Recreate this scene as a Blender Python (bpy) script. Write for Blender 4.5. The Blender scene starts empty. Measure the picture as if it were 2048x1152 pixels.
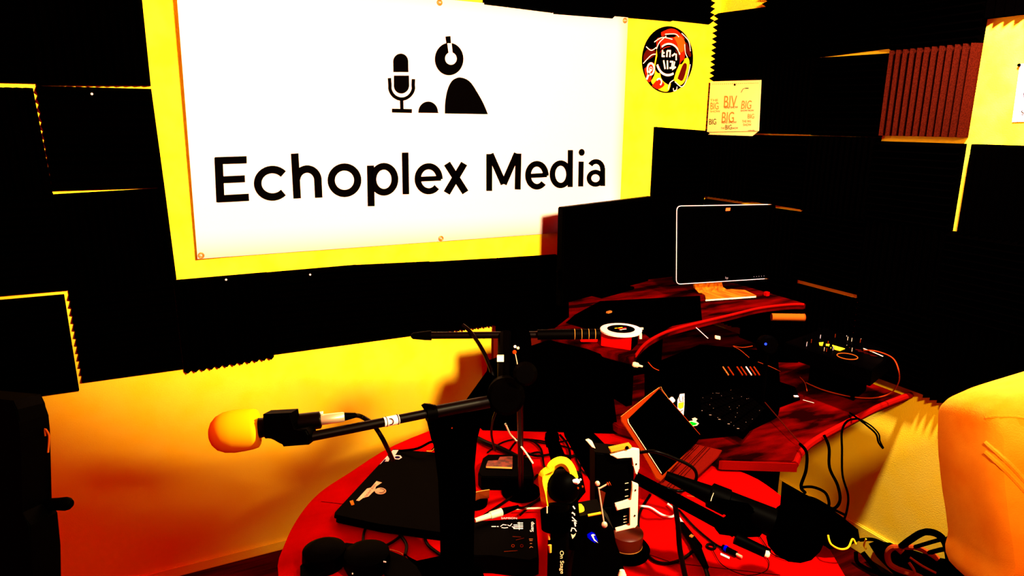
import bpy, bmesh, math, random
from mathutils import Vector, Matrix
random.seed(7)
S = bpy.context.scene
COL = S.collection
V = Vector
# ------------------------------------------------------------------ camera
F, YAW, PIT, ROL = 1353.6, .4605, .2416, .0062
CAM = V((-2.43, -2.665, 1.75))
_f = V((math.sin(YAW)*math.cos(PIT), math.cos(YAW)*math.cos(PIT), -math.sin(PIT)))
_r = V((math.cos(YAW), -math.sin(YAW), 0)); _u = _r.cross(_f)
RT = _r*math.cos(ROL)+_u*math.sin(ROL); UP = -_r*math.sin(ROL)+_u*math.cos(ROL); FW = _f
cd = bpy.data.cameras.new('camera'); cam = bpy.data.objects.new('camera', cd); COL.objects.link(cam)
cam.matrix_world = Matrix(((RT.x, UP.x, -FW.x, CAM.x), (RT.y, UP.y, -FW.y, CAM.y), (RT.z, UP.z, -FW.z, CAM.z), (0, 0, 0, 1)))
cd.sensor_width = 36; cd.lens = 36*F/2048; cd.clip_start = .02
S.camera = cam
# ------------------------------------------------------------------ light
S.view_settings.view_transform = 'Standard'; S.view_settings.look = 'None'
S.view_settings.exposure = 0; S.view_settings.gamma = 1; S.view_settings.use_curve_mapping = False
wd = bpy.data.worlds.new('world'); S.world = wd; wd.use_nodes = True
wd.node_tree.nodes['Background'].inputs[0].default_value = (1, .003, .0, 1)
wd.node_tree.nodes['Background'].inputs[1].default_value = .92  # red ambient fill, added so unlit areas turn red
def lamp(kind, name, loc, target, col, power, size=.1, spot=None, blend=.5):
    d = bpy.data.lights.new(name, kind); o = bpy.data.objects.new(name, d); COL.objects.link(o)
    o.location = loc; o.rotation_euler = (V(target)-V(loc)).to_track_quat('-Z', 'Y').to_euler()
    d.color = col; d.energy = power
    if kind == 'SPOT': d.spot_size = math.radians(spot); d.spot_blend = blend; d.shadow_soft_size = size
    elif kind == 'AREA': d.size = size
    else: d.shadow_soft_size = size
    return o
KC = (1, .72, .30)
lamp('SPOT', 'ceiling_spot', (-1.75, -3.5, 2.35), (-1.55, 0, 2.36), (1, .50, .26), 2200, .16, 68, .55)
lamp('SPOT', 'right_wall_fill', (-1.7, -2.9, 2.3), (0, -1.45, .95), (1, .46, .10), 330, .10, 48, 1.0)  # added fill that brightens the lower right wall
lamp('SPOT', 'corner_lamp', (-.52, -1.62, 2.5), (0, -1.25, 1.3), (1, .66, .72), 520, .07, 98, 1.0)
lamp('SPOT', 'table_fill', (-1.50, -2.5, 2.45), (-1.52, -1.55, .75), (1, .76, .45), 420, .06, 48, .9)  # added fill from above to brighten the gear on the table
lamp('SPOT', 'microphone_fill', (-1.15, -2.25, 2.2), (-2.22, -1.68, 1.22), (1, .78, .3), 300, .04, 30, .9)  # added narrow fill, only there to light the windscreen

# ------------------------------------------------------------------ helpers
def ray(x, y): return FW+RT*((x-1024)/F)-UP*((y-576)/F)
def wb(x, y, off=0.):                      # point on the back wall (or a plane in front of it)
    d = ray(x, y); return CAM+d*((-off-CAM.y)/d.y)
def wr(x, y, off=0.):                      # the same on the right wall
    d = ray(x, y); return CAM+d*((-off-CAM.x)/d.x)
def az(x, y, z):                           # on a level surface
    d = ray(x, y); return CAM+d*((z-CAM.z)/d.z)
def ad(x, y, t): return CAM+ray(x, y)*t
FLOOR, TAB, DESK, SHELF = 0., .72, .76, 1.0

MATS = {}
def mat(name, col, rough=.6, spec=.0, metal=0., noise=None, bump=None, emit=None):
    if name in MATS: return MATS[name]
    m = bpy.data.materials.new(name); m.use_nodes = True; nt = m.node_tree; b = nt.nodes['Principled BSDF']
    b.inputs['Base Color'].default_value = (*col, 1); b.inputs['Roughness'].default_value = rough
    b.inputs['Specular IOR Level'].default_value = spec; b.inputs['Metallic'].default_value = metal
    tc = nt.nodes.new('ShaderNodeTexCoord')
    if noise:
        c2, sc, (lo, hi) = noise
        mp = nt.nodes.new('ShaderNodeMapping'); mp.inputs['Scale'].default_value = sc
        n = nt.nodes.new('ShaderNodeTexNoise'); n.inputs['Scale'].default_value = 1; n.inputs['Detail'].default_value = 5
        r = nt.nodes.new('ShaderNodeValToRGB')
        r.color_ramp.elements[0].position = lo; r.color_ramp.elements[0].color = (*c2, 1)
        r.color_ramp.elements[1].position = hi; r.color_ramp.elements[1].color = (*col, 1)
        nt.links.new(tc.outputs['Object'], mp.inputs[0]); nt.links.new(mp.outputs[0], n.inputs['Vector'])
        nt.links.new(n.outputs['Fac'], r.inputs[0]); nt.links.new(r.outputs[0], b.inputs['Base Color'])
    if bump:
        n2 = nt.nodes.new('ShaderNodeTexNoise'); n2.inputs['Scale'].default_value = bump[0]
        bp = nt.nodes.new('ShaderNodeBump'); bp.inputs['Strength'].default_value = bump[1]; bp.inputs['Distance'].default_value = .002
        nt.links.new(tc.outputs['Object'], n2.inputs['Vector']); nt.links.new(n2.outputs['Fac'], bp.inputs['Height'])
        nt.links.new(bp.outputs[0], b.inputs['Normal'])
    if emit:
        b.inputs['Emission Color'].default_value = (*emit[0], 1); b.inputs['Emission Strength'].default_value = emit[1]
    MATS[name] = m; return m
M_wall = mat('yellow_wall_paint', (.9, .80, .034), .9, noise=((.9, .76, .018), (9, 9, 9), (.36, .6)), bump=(220, .5))
M_foam = mat('black_foam', (.0001, .00005, .00004), 1)
M_foamR = mat('lamplit_foam', (.030, .0026, .0006), 1, noise=((.016, .0015, .0004), (260, 260, 260), (.4, .6)))  # black foam with the lamplit red-brown put into its colour
M_blk = mat('black_plastic', (.00008, .00005, .00005), .5, .006)
M_matte = mat('black_matte', (.00004, .00003, .00003), .95)
M_tube = mat('black_tube', (.0003, .0001, .0001), .35, .05)
M_white = mat('banner_vinyl', (.95, .95, .93), .8)
M_ink = mat('black_ink', (.00014, .00001, .00001), .6, .004)
M_floor = mat('red_floor_boards', (.07, .001, .0003), .7, noise=((.02, .0005, .0002), (3, 30, 3), (.35, .6)))
M_wood = mat('red_table_wood', (.50, .0010, .0005), .6, noise=((.33, .0006, .0003), (2, 9, 8), (.3, .6)))
M_desk = mat('dark_red_desk_wood', (.15, .0006, .0003), .6, noise=((.006, .0001, .0001), (4, 14, 6), (.40, .72)))
M_edge = mat('desk_edge_wood', (.22, .002, .001), .6)
M_cream = mat('cream_plastic', (.9, .85, .55), .6)
M_pwhite = mat('white_plastic', (.95, .95, .95), .5)
M_silver = mat('silver_metal', (.9, .8, .55), .35, .5, .6)
M_brass = mat('brass_metal', (.5, .22, .03), .4, .3, .4)
M_yel = mat('yellow_foam', (.95, .8, .012), .9)
M_orange = mat('orange_windscreen', (.95, .60, .004), .95)
M_beige = mat('beige_fabric', (.88, .50, .03), .95, noise=((.80, .36, .010), (7, 7, 7), (.35, .6)), bump=(300, .5))
M_rust = mat('rust_leather', (.25, .022, .001), .7)
M_redbox = mat('red_card', (.45, .0015, .0008), .7)
M_dred = mat('dark_red_vinyl', (.14, .004, .0015), .7)
M_blue = mat('blue_print', (.0, .0, .85), .6)
M_green = mat('green_print', (.0, .8, .01), .6)
M_led = mat('blue_led', (0, 0, .2), .4, emit=((.02, .05, 1), 3))
M_tape = mat('brown_tape', (.07, .006, .001), .4, .2)

def setp(o, label=None, cat=None, group=None, kind=None):
    if label: o['label'] = label
    if cat: o['category'] = cat
    if group: o['group'] = group
    if kind: o['kind'] = kind
    return o
def obj(name, bm, m, parent=None, smooth=False):
    me = bpy.data.meshes.new(name)
    if parent is not None:
        off = V(parent.get('_w', (0, 0, 0)))
        for v in bm.verts: v.co -= off
    bmesh.ops.recalc_face_normals(bm, faces=bm.faces)
    if smooth:
        for f in bm.faces: f.smooth = True
        for e in bm.edges:
            if len(e.link_faces) == 2 and e.calc_face_angle(0) > .7: e.smooth = False
    bm.to_mesh(me); bm.free()
    for mm in (m if isinstance(m, (list, tuple)) else [m]): me.materials.append(mm)
    o = bpy.data.objects.new(name, me); COL.objects.link(o)
    if parent is not None:
        o.parent = parent
        if '_w' in parent: o['_w'] = parent['_w']
    return o
def thing(name, label, cat, loc, group=None):
    o = bpy.data.objects.new(name, None); COL.objects.link(o); o.location = loc; o.empty_display_size = .05
    o['_w'] = tuple(loc); return setp(o, label, cat, group)
def single(name, bm, m, label, cat, group=None, smooth=False):
    lo = sum((v.co for v in bm.verts), V())/len(bm.verts)
    for v in bm.verts: v.co -= lo
    o = obj(name, bm, m, None, smooth); o.location = lo; o['_w'] = tuple(lo)
    return setp(o, label, cat, group)
B = bmesh.new
def box(bm, c, ux, uy, uz, bev=0):
    """c centre; ux,uy,uz half-extent vectors"""
    c, ux, uy, uz = V(c), V(ux), V(uy), V(uz)
    vs = [bm.verts.new(c+ux*a+uy*b+uz*d) for a in (-1, 1) for b in (-1, 1) for d in (-1, 1)]
    fs = [bm.faces.new([vs[i] for i in q]) for q in ((0, 1, 3, 2), (4, 6, 7, 5), (0, 4, 5, 1), (2, 3, 7, 6), (0, 2, 6, 4), (1, 5, 7, 3))]
    if bev:
        es = list({e for f in fs for e in f.edges}); bmesh.ops.bevel(bm, geom=es, offset=bev, segments=2, affect='EDGES')
    return bm
def abox(bm, x0, x1, y0, y1, z0, z1, bev=0):
    return box(bm, ((x0+x1)/2, (y0+y1)/2, (z0+z1)/2), ((x1-x0)/2, 0, 0), (0, (y1-y0)/2, 0), (0, 0, (z1-z0)/2), bev)
def prism(bm, pts, off, bev=0):
    off = V(off); a = [bm.verts.new(V(p)) for p in pts]; b = [bm.verts.new(V(p)+off) for p in pts]; n = len(a)
    f1 = bm.faces.new(a); f2 = bm.faces.new(b[::-1])
    for i in range(n): bm.faces.new((a[i], b[i], b[(i+1) % n], a[(i+1) % n]))
    if bev:
        es = list(set(f1.edges) | set(f2.edges)); bmesh.ops.bevel(bm, geom=es, offset=bev, segments=3, affect='EDGES')
    return bm
def frame(d):
    d = V(d).normalized(); a = V((0, 0, 1)) if abs(d.z) < .9 else V((1, 0, 0))
    u = d.cross(a).normalized(); return d, u, d.cross(u)
def lathe(bm, o, d, prof, seg=24, cap=True):
    """prof: (distance along d, radius)"""
    d, u, w = frame(d); o = V(o); rings = []
    for t, r in prof:
        rings.append([bm.verts.new(o+d*t+(u*math.cos(a)+w*math.sin(a))*max(r, 1e-4)) for a in [2*math.pi*i/seg for i in range(seg)]])
    for p, q in zip(rings, rings[1:]):
        for i in range(seg): bm.faces.new((p[i], p[(i+1) % seg], q[(i+1) % seg], q[i]))
    if cap: bm.faces.new(rings[0][::-1]); bm.faces.new(rings[-1])
    return bm
def rod(bm, a, b, r, r2=None, seg=16):
    a, b = V(a), V(b); return lathe(bm, a, b-a, [(0, r), ((b-a).length, r if r2 is None else r2)], seg)
def smooth_pts(P, k=6):
    P = [V(p) for p in P]
    if len(P) < 3: return P
    out = []
    for i in range(len(P)-1):
        p0 = P[max(i-1, 0)]; p1 = P[i]; p2 = P[i+1]; p3 = P[min(i+2, len(P)-1)]
        for j in range(k):
            t = j/k; out.append(.5*((2*p1)+(p2-p0)*t+(2*p0-5*p1+4*p2-p3)*t*t+(-p0+3*p1-3*p2+p3)*t**3))
    out.append(P[-1]); return out
def tube(bm, P, r, seg=8, k=6):
    P = smooth_pts(P, k); rings = []; u = None
    for i, p in enumerate(P):
        d = (P[min(i+1, len(P)-1)]-P[max(i-1, 0)]).normalized()
        if u is None: _, u, _w = frame(d)
        u = (u-d*u.dot(d)).normalized(); w = d.cross(u)
        rings.append([bm.verts.new(p+(u*math.cos(2*math.pi*j/seg)+w*math.sin(2*math.pi*j/seg))*r) for j in range(seg)])
    for p, q in zip(rings, rings[1:]):
        for j in range(seg): bm.faces.new((p[j], p[(j+1) % seg], q[(j+1) % seg], q[j]))
    bm.faces.new(rings[0][::-1]); bm.faces.new(rings[-1]); return bm
def ring(bm, c, n, R, r, seg=32, s2=10, arc=(0, 2*math.pi), sy=1.):
    n, u, w = frame(n); c = V(c); full = abs(arc[1]-arc[0]-2*math.pi) < 1e-3; N = seg if full else seg+1; rr = []
    for i in range(N):
        a = arc[0]+(arc[1]-arc[0])*i/seg; d = u*math.cos(a)+w*math.sin(a)*sy; dn = d.normalized()
        rr.append([bm.verts.new(c+d*R+dn*r*math.cos(b)+n*r*math.sin(b)) for b in [2*math.pi*j/s2 for j in range(s2)]])
    for i in range(seg):
        p, q = rr[i], rr[(i+1) % N]
        for j in range(s2): bm.faces.new((p[j], p[(j+1) % s2], q[(j+1) % s2], q[j]))
    if not full: bm.faces.new(rr[0][::-1]); bm.faces.new(rr[-1])
    return bm
def arc(cx, cy, rx, ry, a0, a1, n=18):
    return [(cx+rx*math.cos(math.radians(a0+(a1-a0)*i/n)), cy+ry*math.sin(math.radians(a0+(a1-a0)*i/n))) for i in range(n+1)]
def stroke(bm, pts, w, fn, closed=False, mi=0):
    """ribbon of width w in pixel space mapped by fn to 3D"""
    P = [V((p[0], p[1])) for p in pts]; n = len(P); L = []; R = []
    for i in range(n):
        a = P[(i-1) % n] if (closed or i > 0) else P[i]; c = P[(i+1) % n] if (closed or i < n-1) else P[i]
        d1 = (P[i]-a); d2 = (c-P[i])
        if d1.length < 1e-6: d1 = d2
        if d2.length < 1e-6: d2 = d1
        d1 = d1.normalized(); d2 = d2.normalized(); t = (d1+d2)
        t = t.normalized() if t.length > 1e-6 else d1
        nn = V((-t.y, t.x)); k = max(.35, nn.dot(V((-d1.y, d1.x))))
        wi = w if not callable(w) else w(i/(n-1)); L.append(P[i]+nn*wi/2/k); R.append(P[i]-nn*wi/2/k)
    a = [bm.verts.new(fn(p.x, p.y)) for p in L]; b = [bm.verts.new(fn(p.x, p.y)) for p in R]
    for i in range(n if closed else n-1):
        j = (i+1) % n
        f = bm.faces.new((a[i], a[j], b[j], b[i])); f.material_index = mi
def fill(bm, pts, fn, mi=0):
    f = bm.faces.new([bm.verts.new(fn(*p)) for p in pts]); f.material_index = mi
def text(bm, s, fn, mi=0):
    """s as filled glyphs; fn maps (x,y) in em units to 3D"""
    c = bpy.data.curves.new('t', 'FONT'); c.body = s; c.size = 1; o = bpy.data.objects.new('t', c); COL.objects.link(o)
    bpy.context.view_layer.update(); me = o.to_mesh(); vs = [bm.verts.new(fn(v.co.x, v.co.y)) for v in me.vertices]
    for p in me.polygons:
        try: f = bm.faces.new([vs[i] for i in p.vertices]); f.material_index = mi
        except ValueError: pass
    o.to_mesh_clear(); bpy.data.objects.remove(o); bpy.data.curves.remove(c)
def pxmap(o, ux, uy, fn):
    """em -> pixel affine -> 3D"""
    return lambda x, y: fn(o[0]+ux[0]*x+uy[0]*y, o[1]+ux[1]*x+uy[1]*y)
def struct(name, bm, m, parent=None):
    o = obj(name, bm, m, parent); o['kind'] = 'structure'; return o

# ------------------------------------------------------------------ room
struct('floor', abox(B(), -6, .12, -5.5, .12, -.1, 0), M_floor)
struct('wall_back', abox(B(), -6, .12, 0, .12, 0, 2.75), M_wall)
struct('wall_right', abox(B(), 0, .12, -5.5, 0, 0, 2.75), M_wall)
struct('baseboard_back', abox(B(), -6, 0, -.012, 0, 0, .045, .004), M_wall)
struct('baseboard_right', abox(B(), -.014, 0, -5.5, -.012, 0, .125, .005), M_wall)

# ------------------------------------------------------------------ foam tiles
def foam(P00, P10, P11, P01, nrm, ridges, label, m=M_foam, n=12, base=.015, top=.045, group='acoustic foam tiles'):
    """P00 low-left, P10 low-right, P11 top-right, P01 top-left on the wall plane"""
    bm = B(); P00, P10, P11, P01 = map(V, (P00, P10, P11, P01)); nrm = V(nrm)
    if ridges == 'v': A0, A1, B0, B1 = P00, P10, P01, P11
    else: A0, A1, B0, B1 = P00, P01, P10, P11
    N = 2*n; fa = []; fb = []
    for j in range(N+1):
        h = base if j % 2 == 0 else top
        fa.append(bm.verts.new(A0.lerp(A1, j/N)+nrm*h)); fb.append(bm.verts.new(B0.lerp(B1, j/N)+nrm*h))
    g = .0008
    ba = [bm.verts.new(A0+nrm*g), bm.verts.new(A1+nrm*g)]; bb = [bm.verts.new(B0+nrm*g), bm.verts.new(B1+nrm*g)]
    for j in range(N): bm.faces.new((fa[j], fa[j+1], fb[j+1], fb[j]))
    bm.faces.new(fa+[ba[1], ba[0]]); bm.faces.new(fb+[bb[1], bb[0]])
    bm.faces.new((ba[0], ba[1], bb[1], bb[0])); bm.faces.new((fa[0], fb[0], bb[0], ba[0])); bm.faces.new((fa[-1], fb[-1], bb[1], ba[1]))
    return single('foam_tile', bm, m, label, 'foam panel', group)
NB, NR = (0, -1, 0), (-1, 0, 0)
ORD = ['first', 'second', 'third', 'fourth', 'fifth', 'sixth', 'seventh']
def fb(x0, x1, z0, z1, rd, label, dz=(0, 0, 0, 0), dx=(0, 0, 0, 0)):
    """dz, dx: offsets for low-left, low-right, top-right, top-left"""
    return foam((x0+dx[0], 0, z0+dz[0]), (x1+dx[1], 0, z0+dz[1]), (x1+dx[2], 0, z1+dz[2]), (x0+dx[3], 0, z1+dz[3]), NB, rd, label)
def fr(y0, y1, z0, z1, rd, label, m=M_foam, dz=(0, 0, 0, 0)):
    """y0 nearer the room corner (left in view)"""
    return foam((0, y0, z0+dz[0]), (0, y1, z0+dz[1]), (0, y1, z1+dz[2]), (0, y0, z1+dz[3]), NR, rd, label, m)
Lb = 'black foam tile left of banner, '
e = .0015
cx = [-2.468, -2.790, -3.10, -3.41]
rown = ['top row', 'second row', 'third row']
cn = ['against the bare wall strip', 'second from the bare strip', 'third from the bare strip']
# rows: (z0,z1)
for ci in range(3):
    x1 = cx[ci]; x0 = cx[ci+1]+e
    fb(x0, x1, 1.852, 2.155, 'vh'[ci % 2], Lb+rown[0]+', '+cn[ci], dz=((-.002, .006, 0, 0), (.004, .004, 0, 0), (.004, .004, 0, 0))[ci], dx=(0, 0, .004, 0))
    fb(x0, x1-(.010 if ci == 1 else 0), 1.519, 1.845, 'hv'[ci % 2], Lb+rown[1]+', '+cn[ci], dz=((.001, 0, .003, .004), (-.005, -.005, -.003, -.003), (-.005, -.005, 0, 0))[ci], dx=((0, .006, 0, 0), (0, .009, 0, 0), (0, 0, 0, 0))[ci])
    fb(x0, x1, 1.190, 1.517, 'vh'[ci % 2], Lb+rown[2]+', '+cn[ci], dz=((-.016, .002, .001, -.008), (-.004, -.004, -.004, -.004), (-.01, -.004, -.004, -.004))[ci], dx=((0, .010, .006, 0), (0, 0, 0, 0), (0, 0, 0, 0))[ci])
# strip under the banner
sx = [-3.41, -3.10, -2.802, -2.790, -2.47, -2.15, -1.81, -1.50, -1.19, -.887]
fb(-3.10, -2.803, .825, 1.172, 'h', 'black foam tile in the under-banner strip, left of the lit gap', dz=(0, 0, 0, 0))
fb(-3.41, -3.102, .825, 1.168, 'v', 'black foam tile in the under-banner strip, at the very left of the photo')
fb(-2.787, -2.47, .852, 1.176, 'h', 'black foam tile in the under-banner strip, right of the lit gap', dz=(0, 0, .012, 0))
fb(-2.469, -2.15, .842, 1.188, 'v', 'black foam tile in the under-banner strip, below the left corner of the banner', dz=(-.0, .01, 0, 0))
fb(-2.149, -1.811, .860, 1.187, 'h', 'black foam tile in the under-banner strip, below the large letter E and c')
fb(-1.81, -1.50, .860, 1.180, 'h', 'black foam tile in the under-banner strip, below the letters h and o', dz=(0, 0, -.006, .006))
fb(-1.499, -1.19, .860, 1.168, 'v', 'black foam tile in the under-banner strip, below the letters p and l', dz=(0, 0, -.006, .004))
fb(-1.188, -.887, .840, 1.155, 'h', 'black foam tile in the under-banner strip, at its right end beside the big monitor', dz=(0, 0, 0, .007))
# top of the back wall
def fpx(tl_tr_br_bl, rd, label):
    tl, tr, br, bl = tl_tr_br_bl
    foam(bl, br, tr, tl, NB, rd, label)
def up(p, h=.31): return (p[0], p[1], p[2]+h)
for (a, b_, rd, lb) in (((965, 10), (1102, 27), 'v', 'black foam tile above the banner, left one, over its top edge'),
                       ((1103, 29), (1221, 38), 'h', 'black foam tile above the banner, between the grommets'),
                       ((1223, 33), (1340, 43), 'v', 'black foam tile above the round picture'),
                       ((1341, 41), (1415, 49), 'h', 'black foam tile above the yellow wall in the room corner')):
    p = wb(*a, 0.); q = wb(*b_, 0.)
    fpx((up(p), up(q), q, p), rd, lb)
p = wb(640, -40); fb(-2.3, -1.27, 2.30, 2.60, 'h', 'long black foam panel at the very top above the banner')
# right part of the back wall
for i, (z0, z1) in enumerate(((1.405, 1.722), (1.09, 1.403), (.778, 1.088))):
    fb(-.362, -.0455, z0, z1, 'hvh'[i], 'black foam tile on the back wall by the room corner, '+('below the round picture', 'behind the screens, middle one', 'just above desk height')[i], dz=(0, 0, -.012, .006) if i == 0 else (0, 0, 0, 0))
# right wall
Rr = 'black foam tile, right wall, '
ys = [-.002, -.300, -.612, -.925, -1.243, -1.556, -1.87]
rc = ['in the room corner', 'second from the corner', 'third from the corner', 'fourth from the corner', 'fifth from the corner', 'sixth from the corner']
fr(ys[0], ys[1], 1.945, 2.258, 'h', Rr+'in the corner directly above the calendar', dz=(0, 0, -.012, 0))
fr(ys[0], ys[1], 1.705, 1.943, 'h', Rr+'in the corner behind the calendar')
for c in range(1, 4):
    fr(ys[c]-e, ys[c+1], 2.322, 2.63, 'v', Rr+'topmost row, '+rc[c])
    fr(ys[c]-e, ys[c+1], 2.012 if c != 3 else 2.0095, 2.32, 'h', Rr+'row above the calendar, '+rc[c], dz=(.0, .008, 0, 0) if c == 2 else (0, 0, 0, 0))
fr(ys[1]-e, ys[2], 1.703, 2.010, 'v', Rr+'beside the calendar', dz=(0, 0, 0, 0))
fr(ys[2]-e, ys[3]-.001, 1.700, 1.998, 'h', Rr+'left of the red-lit tile', dz=(0, 0, .004, .012))
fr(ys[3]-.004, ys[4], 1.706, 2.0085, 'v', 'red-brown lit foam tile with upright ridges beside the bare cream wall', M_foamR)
fr(ys[4]+.0, -1.60, 2.082, 2.39, 'v', Rr+'at the top right above the bare wall', M_foam)
for ri, (z0, z1) in enumerate(((1.388, 1.685), (1.080, 1.386), (.772, 1.0785))):
    for c in range(0, 6):
        y0, y1 = ys[c]-e, ys[c+1]
        if c == 4 and ri == 0: y0 -= .026
        rd = 'vh'[(c+ri) % 2]
        zz0, zz1, d4 = z0, z1, (0, 0, 0, 0)
        if ri == 0 and c == 0: d4 = (0, 0, .010, .008)
        if ri == 0 and c == 1: d4 = (.004, -.001, .012, .010)
        if ri == 0 and c == 2: d4 = (0, 0, .014, .013)
        if ri == 2 and c == 2: d4 = (0, 0, 0, 0); zz1 = 1.062; y1 += .012; rd = 'v'
        if ri == 2 and c == 3: zz1 = 1.0765; rd = 'h'
        if ri == 1 and c == 0: zz1 = 1.372
        if ri == 1 and c == 1: zz1 = 1.376
        fr(y0, y1, zz0, zz1, rd, Rr+['row below the calendar', 'middle row behind the screens', 'lowest row above the desk'][ri]+', '+rc[c], dz=d4)

# pins stuck in the foam
for (x, y, lb) in ((184, 188, 'white pin stuck in the foam at upper left'), (452, 559, 'white pin in the foam strip under the letter E'), (620, 549, 'white pin in the foam strip under the letter h')):
    c = wb(x, y, .052); single('push_pin', lathe(B(), c, NB, [(-.004, .0015), (0, .0032), (.004, .0038), (.006, .002)], 12), M_pwhite, lb, 'pin', 'push pins')

# ------------------------------------------------------------------ banner
def boff(x): return .0135+.060*math.exp(-max(x-352, 0)/55.)
def bn(x, y, d=0.): return wb(x, y, boff(x)+d)
banner = thing('banner', 'large white vinyl banner with black microphone logo and lettering on the back wall', 'banner', wb(800, 500, .0))
bm = B(); NU, NV = 60, 10; G = []
def edgeL(v): return (350+(395-350)*v, -52+(518+52)*v)
def edgeR(v): return (1256-18*v, 33+(457-33)*v)
for j in range(NV+1):
    v = j/NV; l = edgeL(v); r = edgeR(v); row = []
    for i in range(NU+1):
        u = (i/NU)**1.5; x = l[0]+(r[0]-l[0])*u; y = l[1]+(r[1]-l[1])*u
        row.append(bm.verts.new(wb(x, y, boff(x)+(.0015*math.sin(u*19+v*2)))))
    G.append(row)
for j in range(NV):
    for i in range(NU): bm.faces.new((G[j][i], G[j+1][i], G[j+1][i+1], G[j][i+1]))
for f in bm.faces: f.smooth = True
o = obj('sheet', bm, M_white, banner)
sm = o.modifiers.new('thick', 'SOLIDIFY'); sm.thickness = .0012; sm.offset = 0
bm = B(); fn = lambda x, y: bn(x, y, .0032); stroke0 = stroke
def stroke(bm, pts, w, fn, closed=False, mi=0): stroke0(bm, pts, w*1.08, fn, closed, mi)
# E
stroke(bm, [(437, 315), (441, 404.5)], 15.5, fn); stroke(bm, [(430, 321.5), (493.5, 319.5)], 13.5, fn)
stroke(bm, [(436, 360), (490, 357.5)], 13, fn); stroke(bm, [(435, 398), (498, 394.5)], 13.5, fn)
# c
stroke(bm, arc(545, 366.5, 29.5, 27.5, -42, -318, 26), 14, fn)
# h
stroke(bm, [(589.5, 307), (594.5, 397)], 14, fn); stroke(bm, [(593.5, 362)]+arc(614.5, 361, 21.5, 23, 180, 350, 14)+[(637.5, 395.5)], 14, fn)
# o
stroke(bm, arc(689, 360.5, 26.5, 26.5, 0, 360, 36)[:-1], 13.5, fn, True)
# p
stroke(bm, [(741, 331), (742.5, 412.5)], 13, fn); stroke(bm, arc(768, 358.5, 22, 26, 0, 360, 36)[:-1], 12.5, fn, True)
# l
stroke(bm, [(810.5, 305), (812, 388.5)], 12, fn)
# e
stroke(bm, [(833, 358.5), (882, 356.5)], 9, fn); stroke(bm, arc(857.5, 357.5, 21.8, 25, 2, -318, 30), 11.5, fn)
# x
stroke(bm, [(894, 327), (931, 385)], 13, fn); stroke(bm, [(928.5, 327), (893.5, 386)], 13, fn)
# M
stroke(bm, [(978.5, 308), (978.5, 382)], 11, fn); stroke(bm, [(1037, 307), (1035.5, 379)], 11, fn)
stroke(bm, [(981, 308), (1007.5, 368)], 11.5, fn); stroke(bm, [(1034, 307), (1007.5, 368)], 11.5, fn)
# e
stroke(bm, [(1054, 352), (1094, 350)], 8, fn); stroke(bm, arc(1074, 350.5, 17.8, 23, 2, -318, 30), 10.5, fn)
# d
stroke(bm, [(1141, 300), (1140.5, 374)], 9.5, fn); stroke(bm, arc(1121.5, 348.5, 16.5, 22.5, 0, 360, 30)[:-1], 10, fn, True)
# i
stroke(bm, [(1162.5, 323), (1161.5, 373)], 9.5, fn); fill(bm, arc(1163.5, 304.7, 6, 7, 0, 360, 16)[:-1], fn)
# a
stroke(bm, [(1205.5, 372), (1205.5, 338)]+arc(1192, 337, 13, 14, 0, -150, 10), 9, fn)
stroke(bm, arc(1191, 356.5, 13, 12.5, 0, 360, 24)[:-1], 8.5, fn, True)
obj('lettering', bm, M_ink, banner)['label'] = 'large black lettering'
bm = B()
cap = arc(801.5, 123, 15, 16, 180, 360, 14)
fill(bm, cap+[(817, 144), (787, 144)], fn)
fill(bm, [(788, 151), (818, 151), (818.5, 172)]+arc(803, 172, 15, 15, 0, 180, 14)[1:], fn)
stroke(bm, [(779, 156), (780, 170)]+arc(803.5, 172, 24, 26, 170, 10, 18)+[(826.5, 170), (827, 158)], 6.3, fn)
stroke(bm, [(803.5, 199), (804, 220)], 6.2, fn); stroke(bm, [(784, 221), (824, 222)], 7.2, fn)
fill(bm, [(837, 225.5)]+arc(856.5, 224, 19.5, 21, 180, 360, 18)+[(878, 226)], fn)
P = [(890, 227), (890.5, 205), (895, 180), (903, 163), (913, 156), (922, 155), (934, 159), (944, 168), (956, 187), (967, 207), (976, 228.5)]
fill(bm, [(p.x, p.y) for p in smooth_pts([(a, b, 0) for a, b in P], 4)], fn)
# head with headphones: ring with a slot
head = [(898.5, 118, 0)]
a1 = arc(898.5, 118, 28.5, 32.5, -80, 262, 44); a2 = arc(902, 117, 11.8, 12.5, -72, 246, 44)
vs1 = [bm.verts.new(fn(*p)) for p in a1]; vs2 = [bm.verts.new(fn(*p)) for p in a2]
for i in range(44): bm.faces.new((vs1[i], vs1[i+1], vs2[i+1], vs2[i]))
fill(bm, [(891, 73), (901, 72), (902, 85), (892.5, 83)], fn)
fill(bm, [(892.5, 83), (902, 85), (902, 86.5), (892.5, 86)], fn)
stroke = stroke0
obj('logo', bm, M_ink, banner)['label'] = 'black microphone and seated figures symbol'
for (x, y) in ((402, 511), (882, 477), (879.5, 5), (1250, 41)):
    c = bn(x, y, .003); g = obj('grommet', ring(B(), c, NB, .0085, .0032, 20, 8), M_brass, banner)
    g2 = obj('screw', lathe(B(), c, NB, [(-.002, .004), (.003, .0045), (.005, .002)], 12), M_silver, g)

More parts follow.
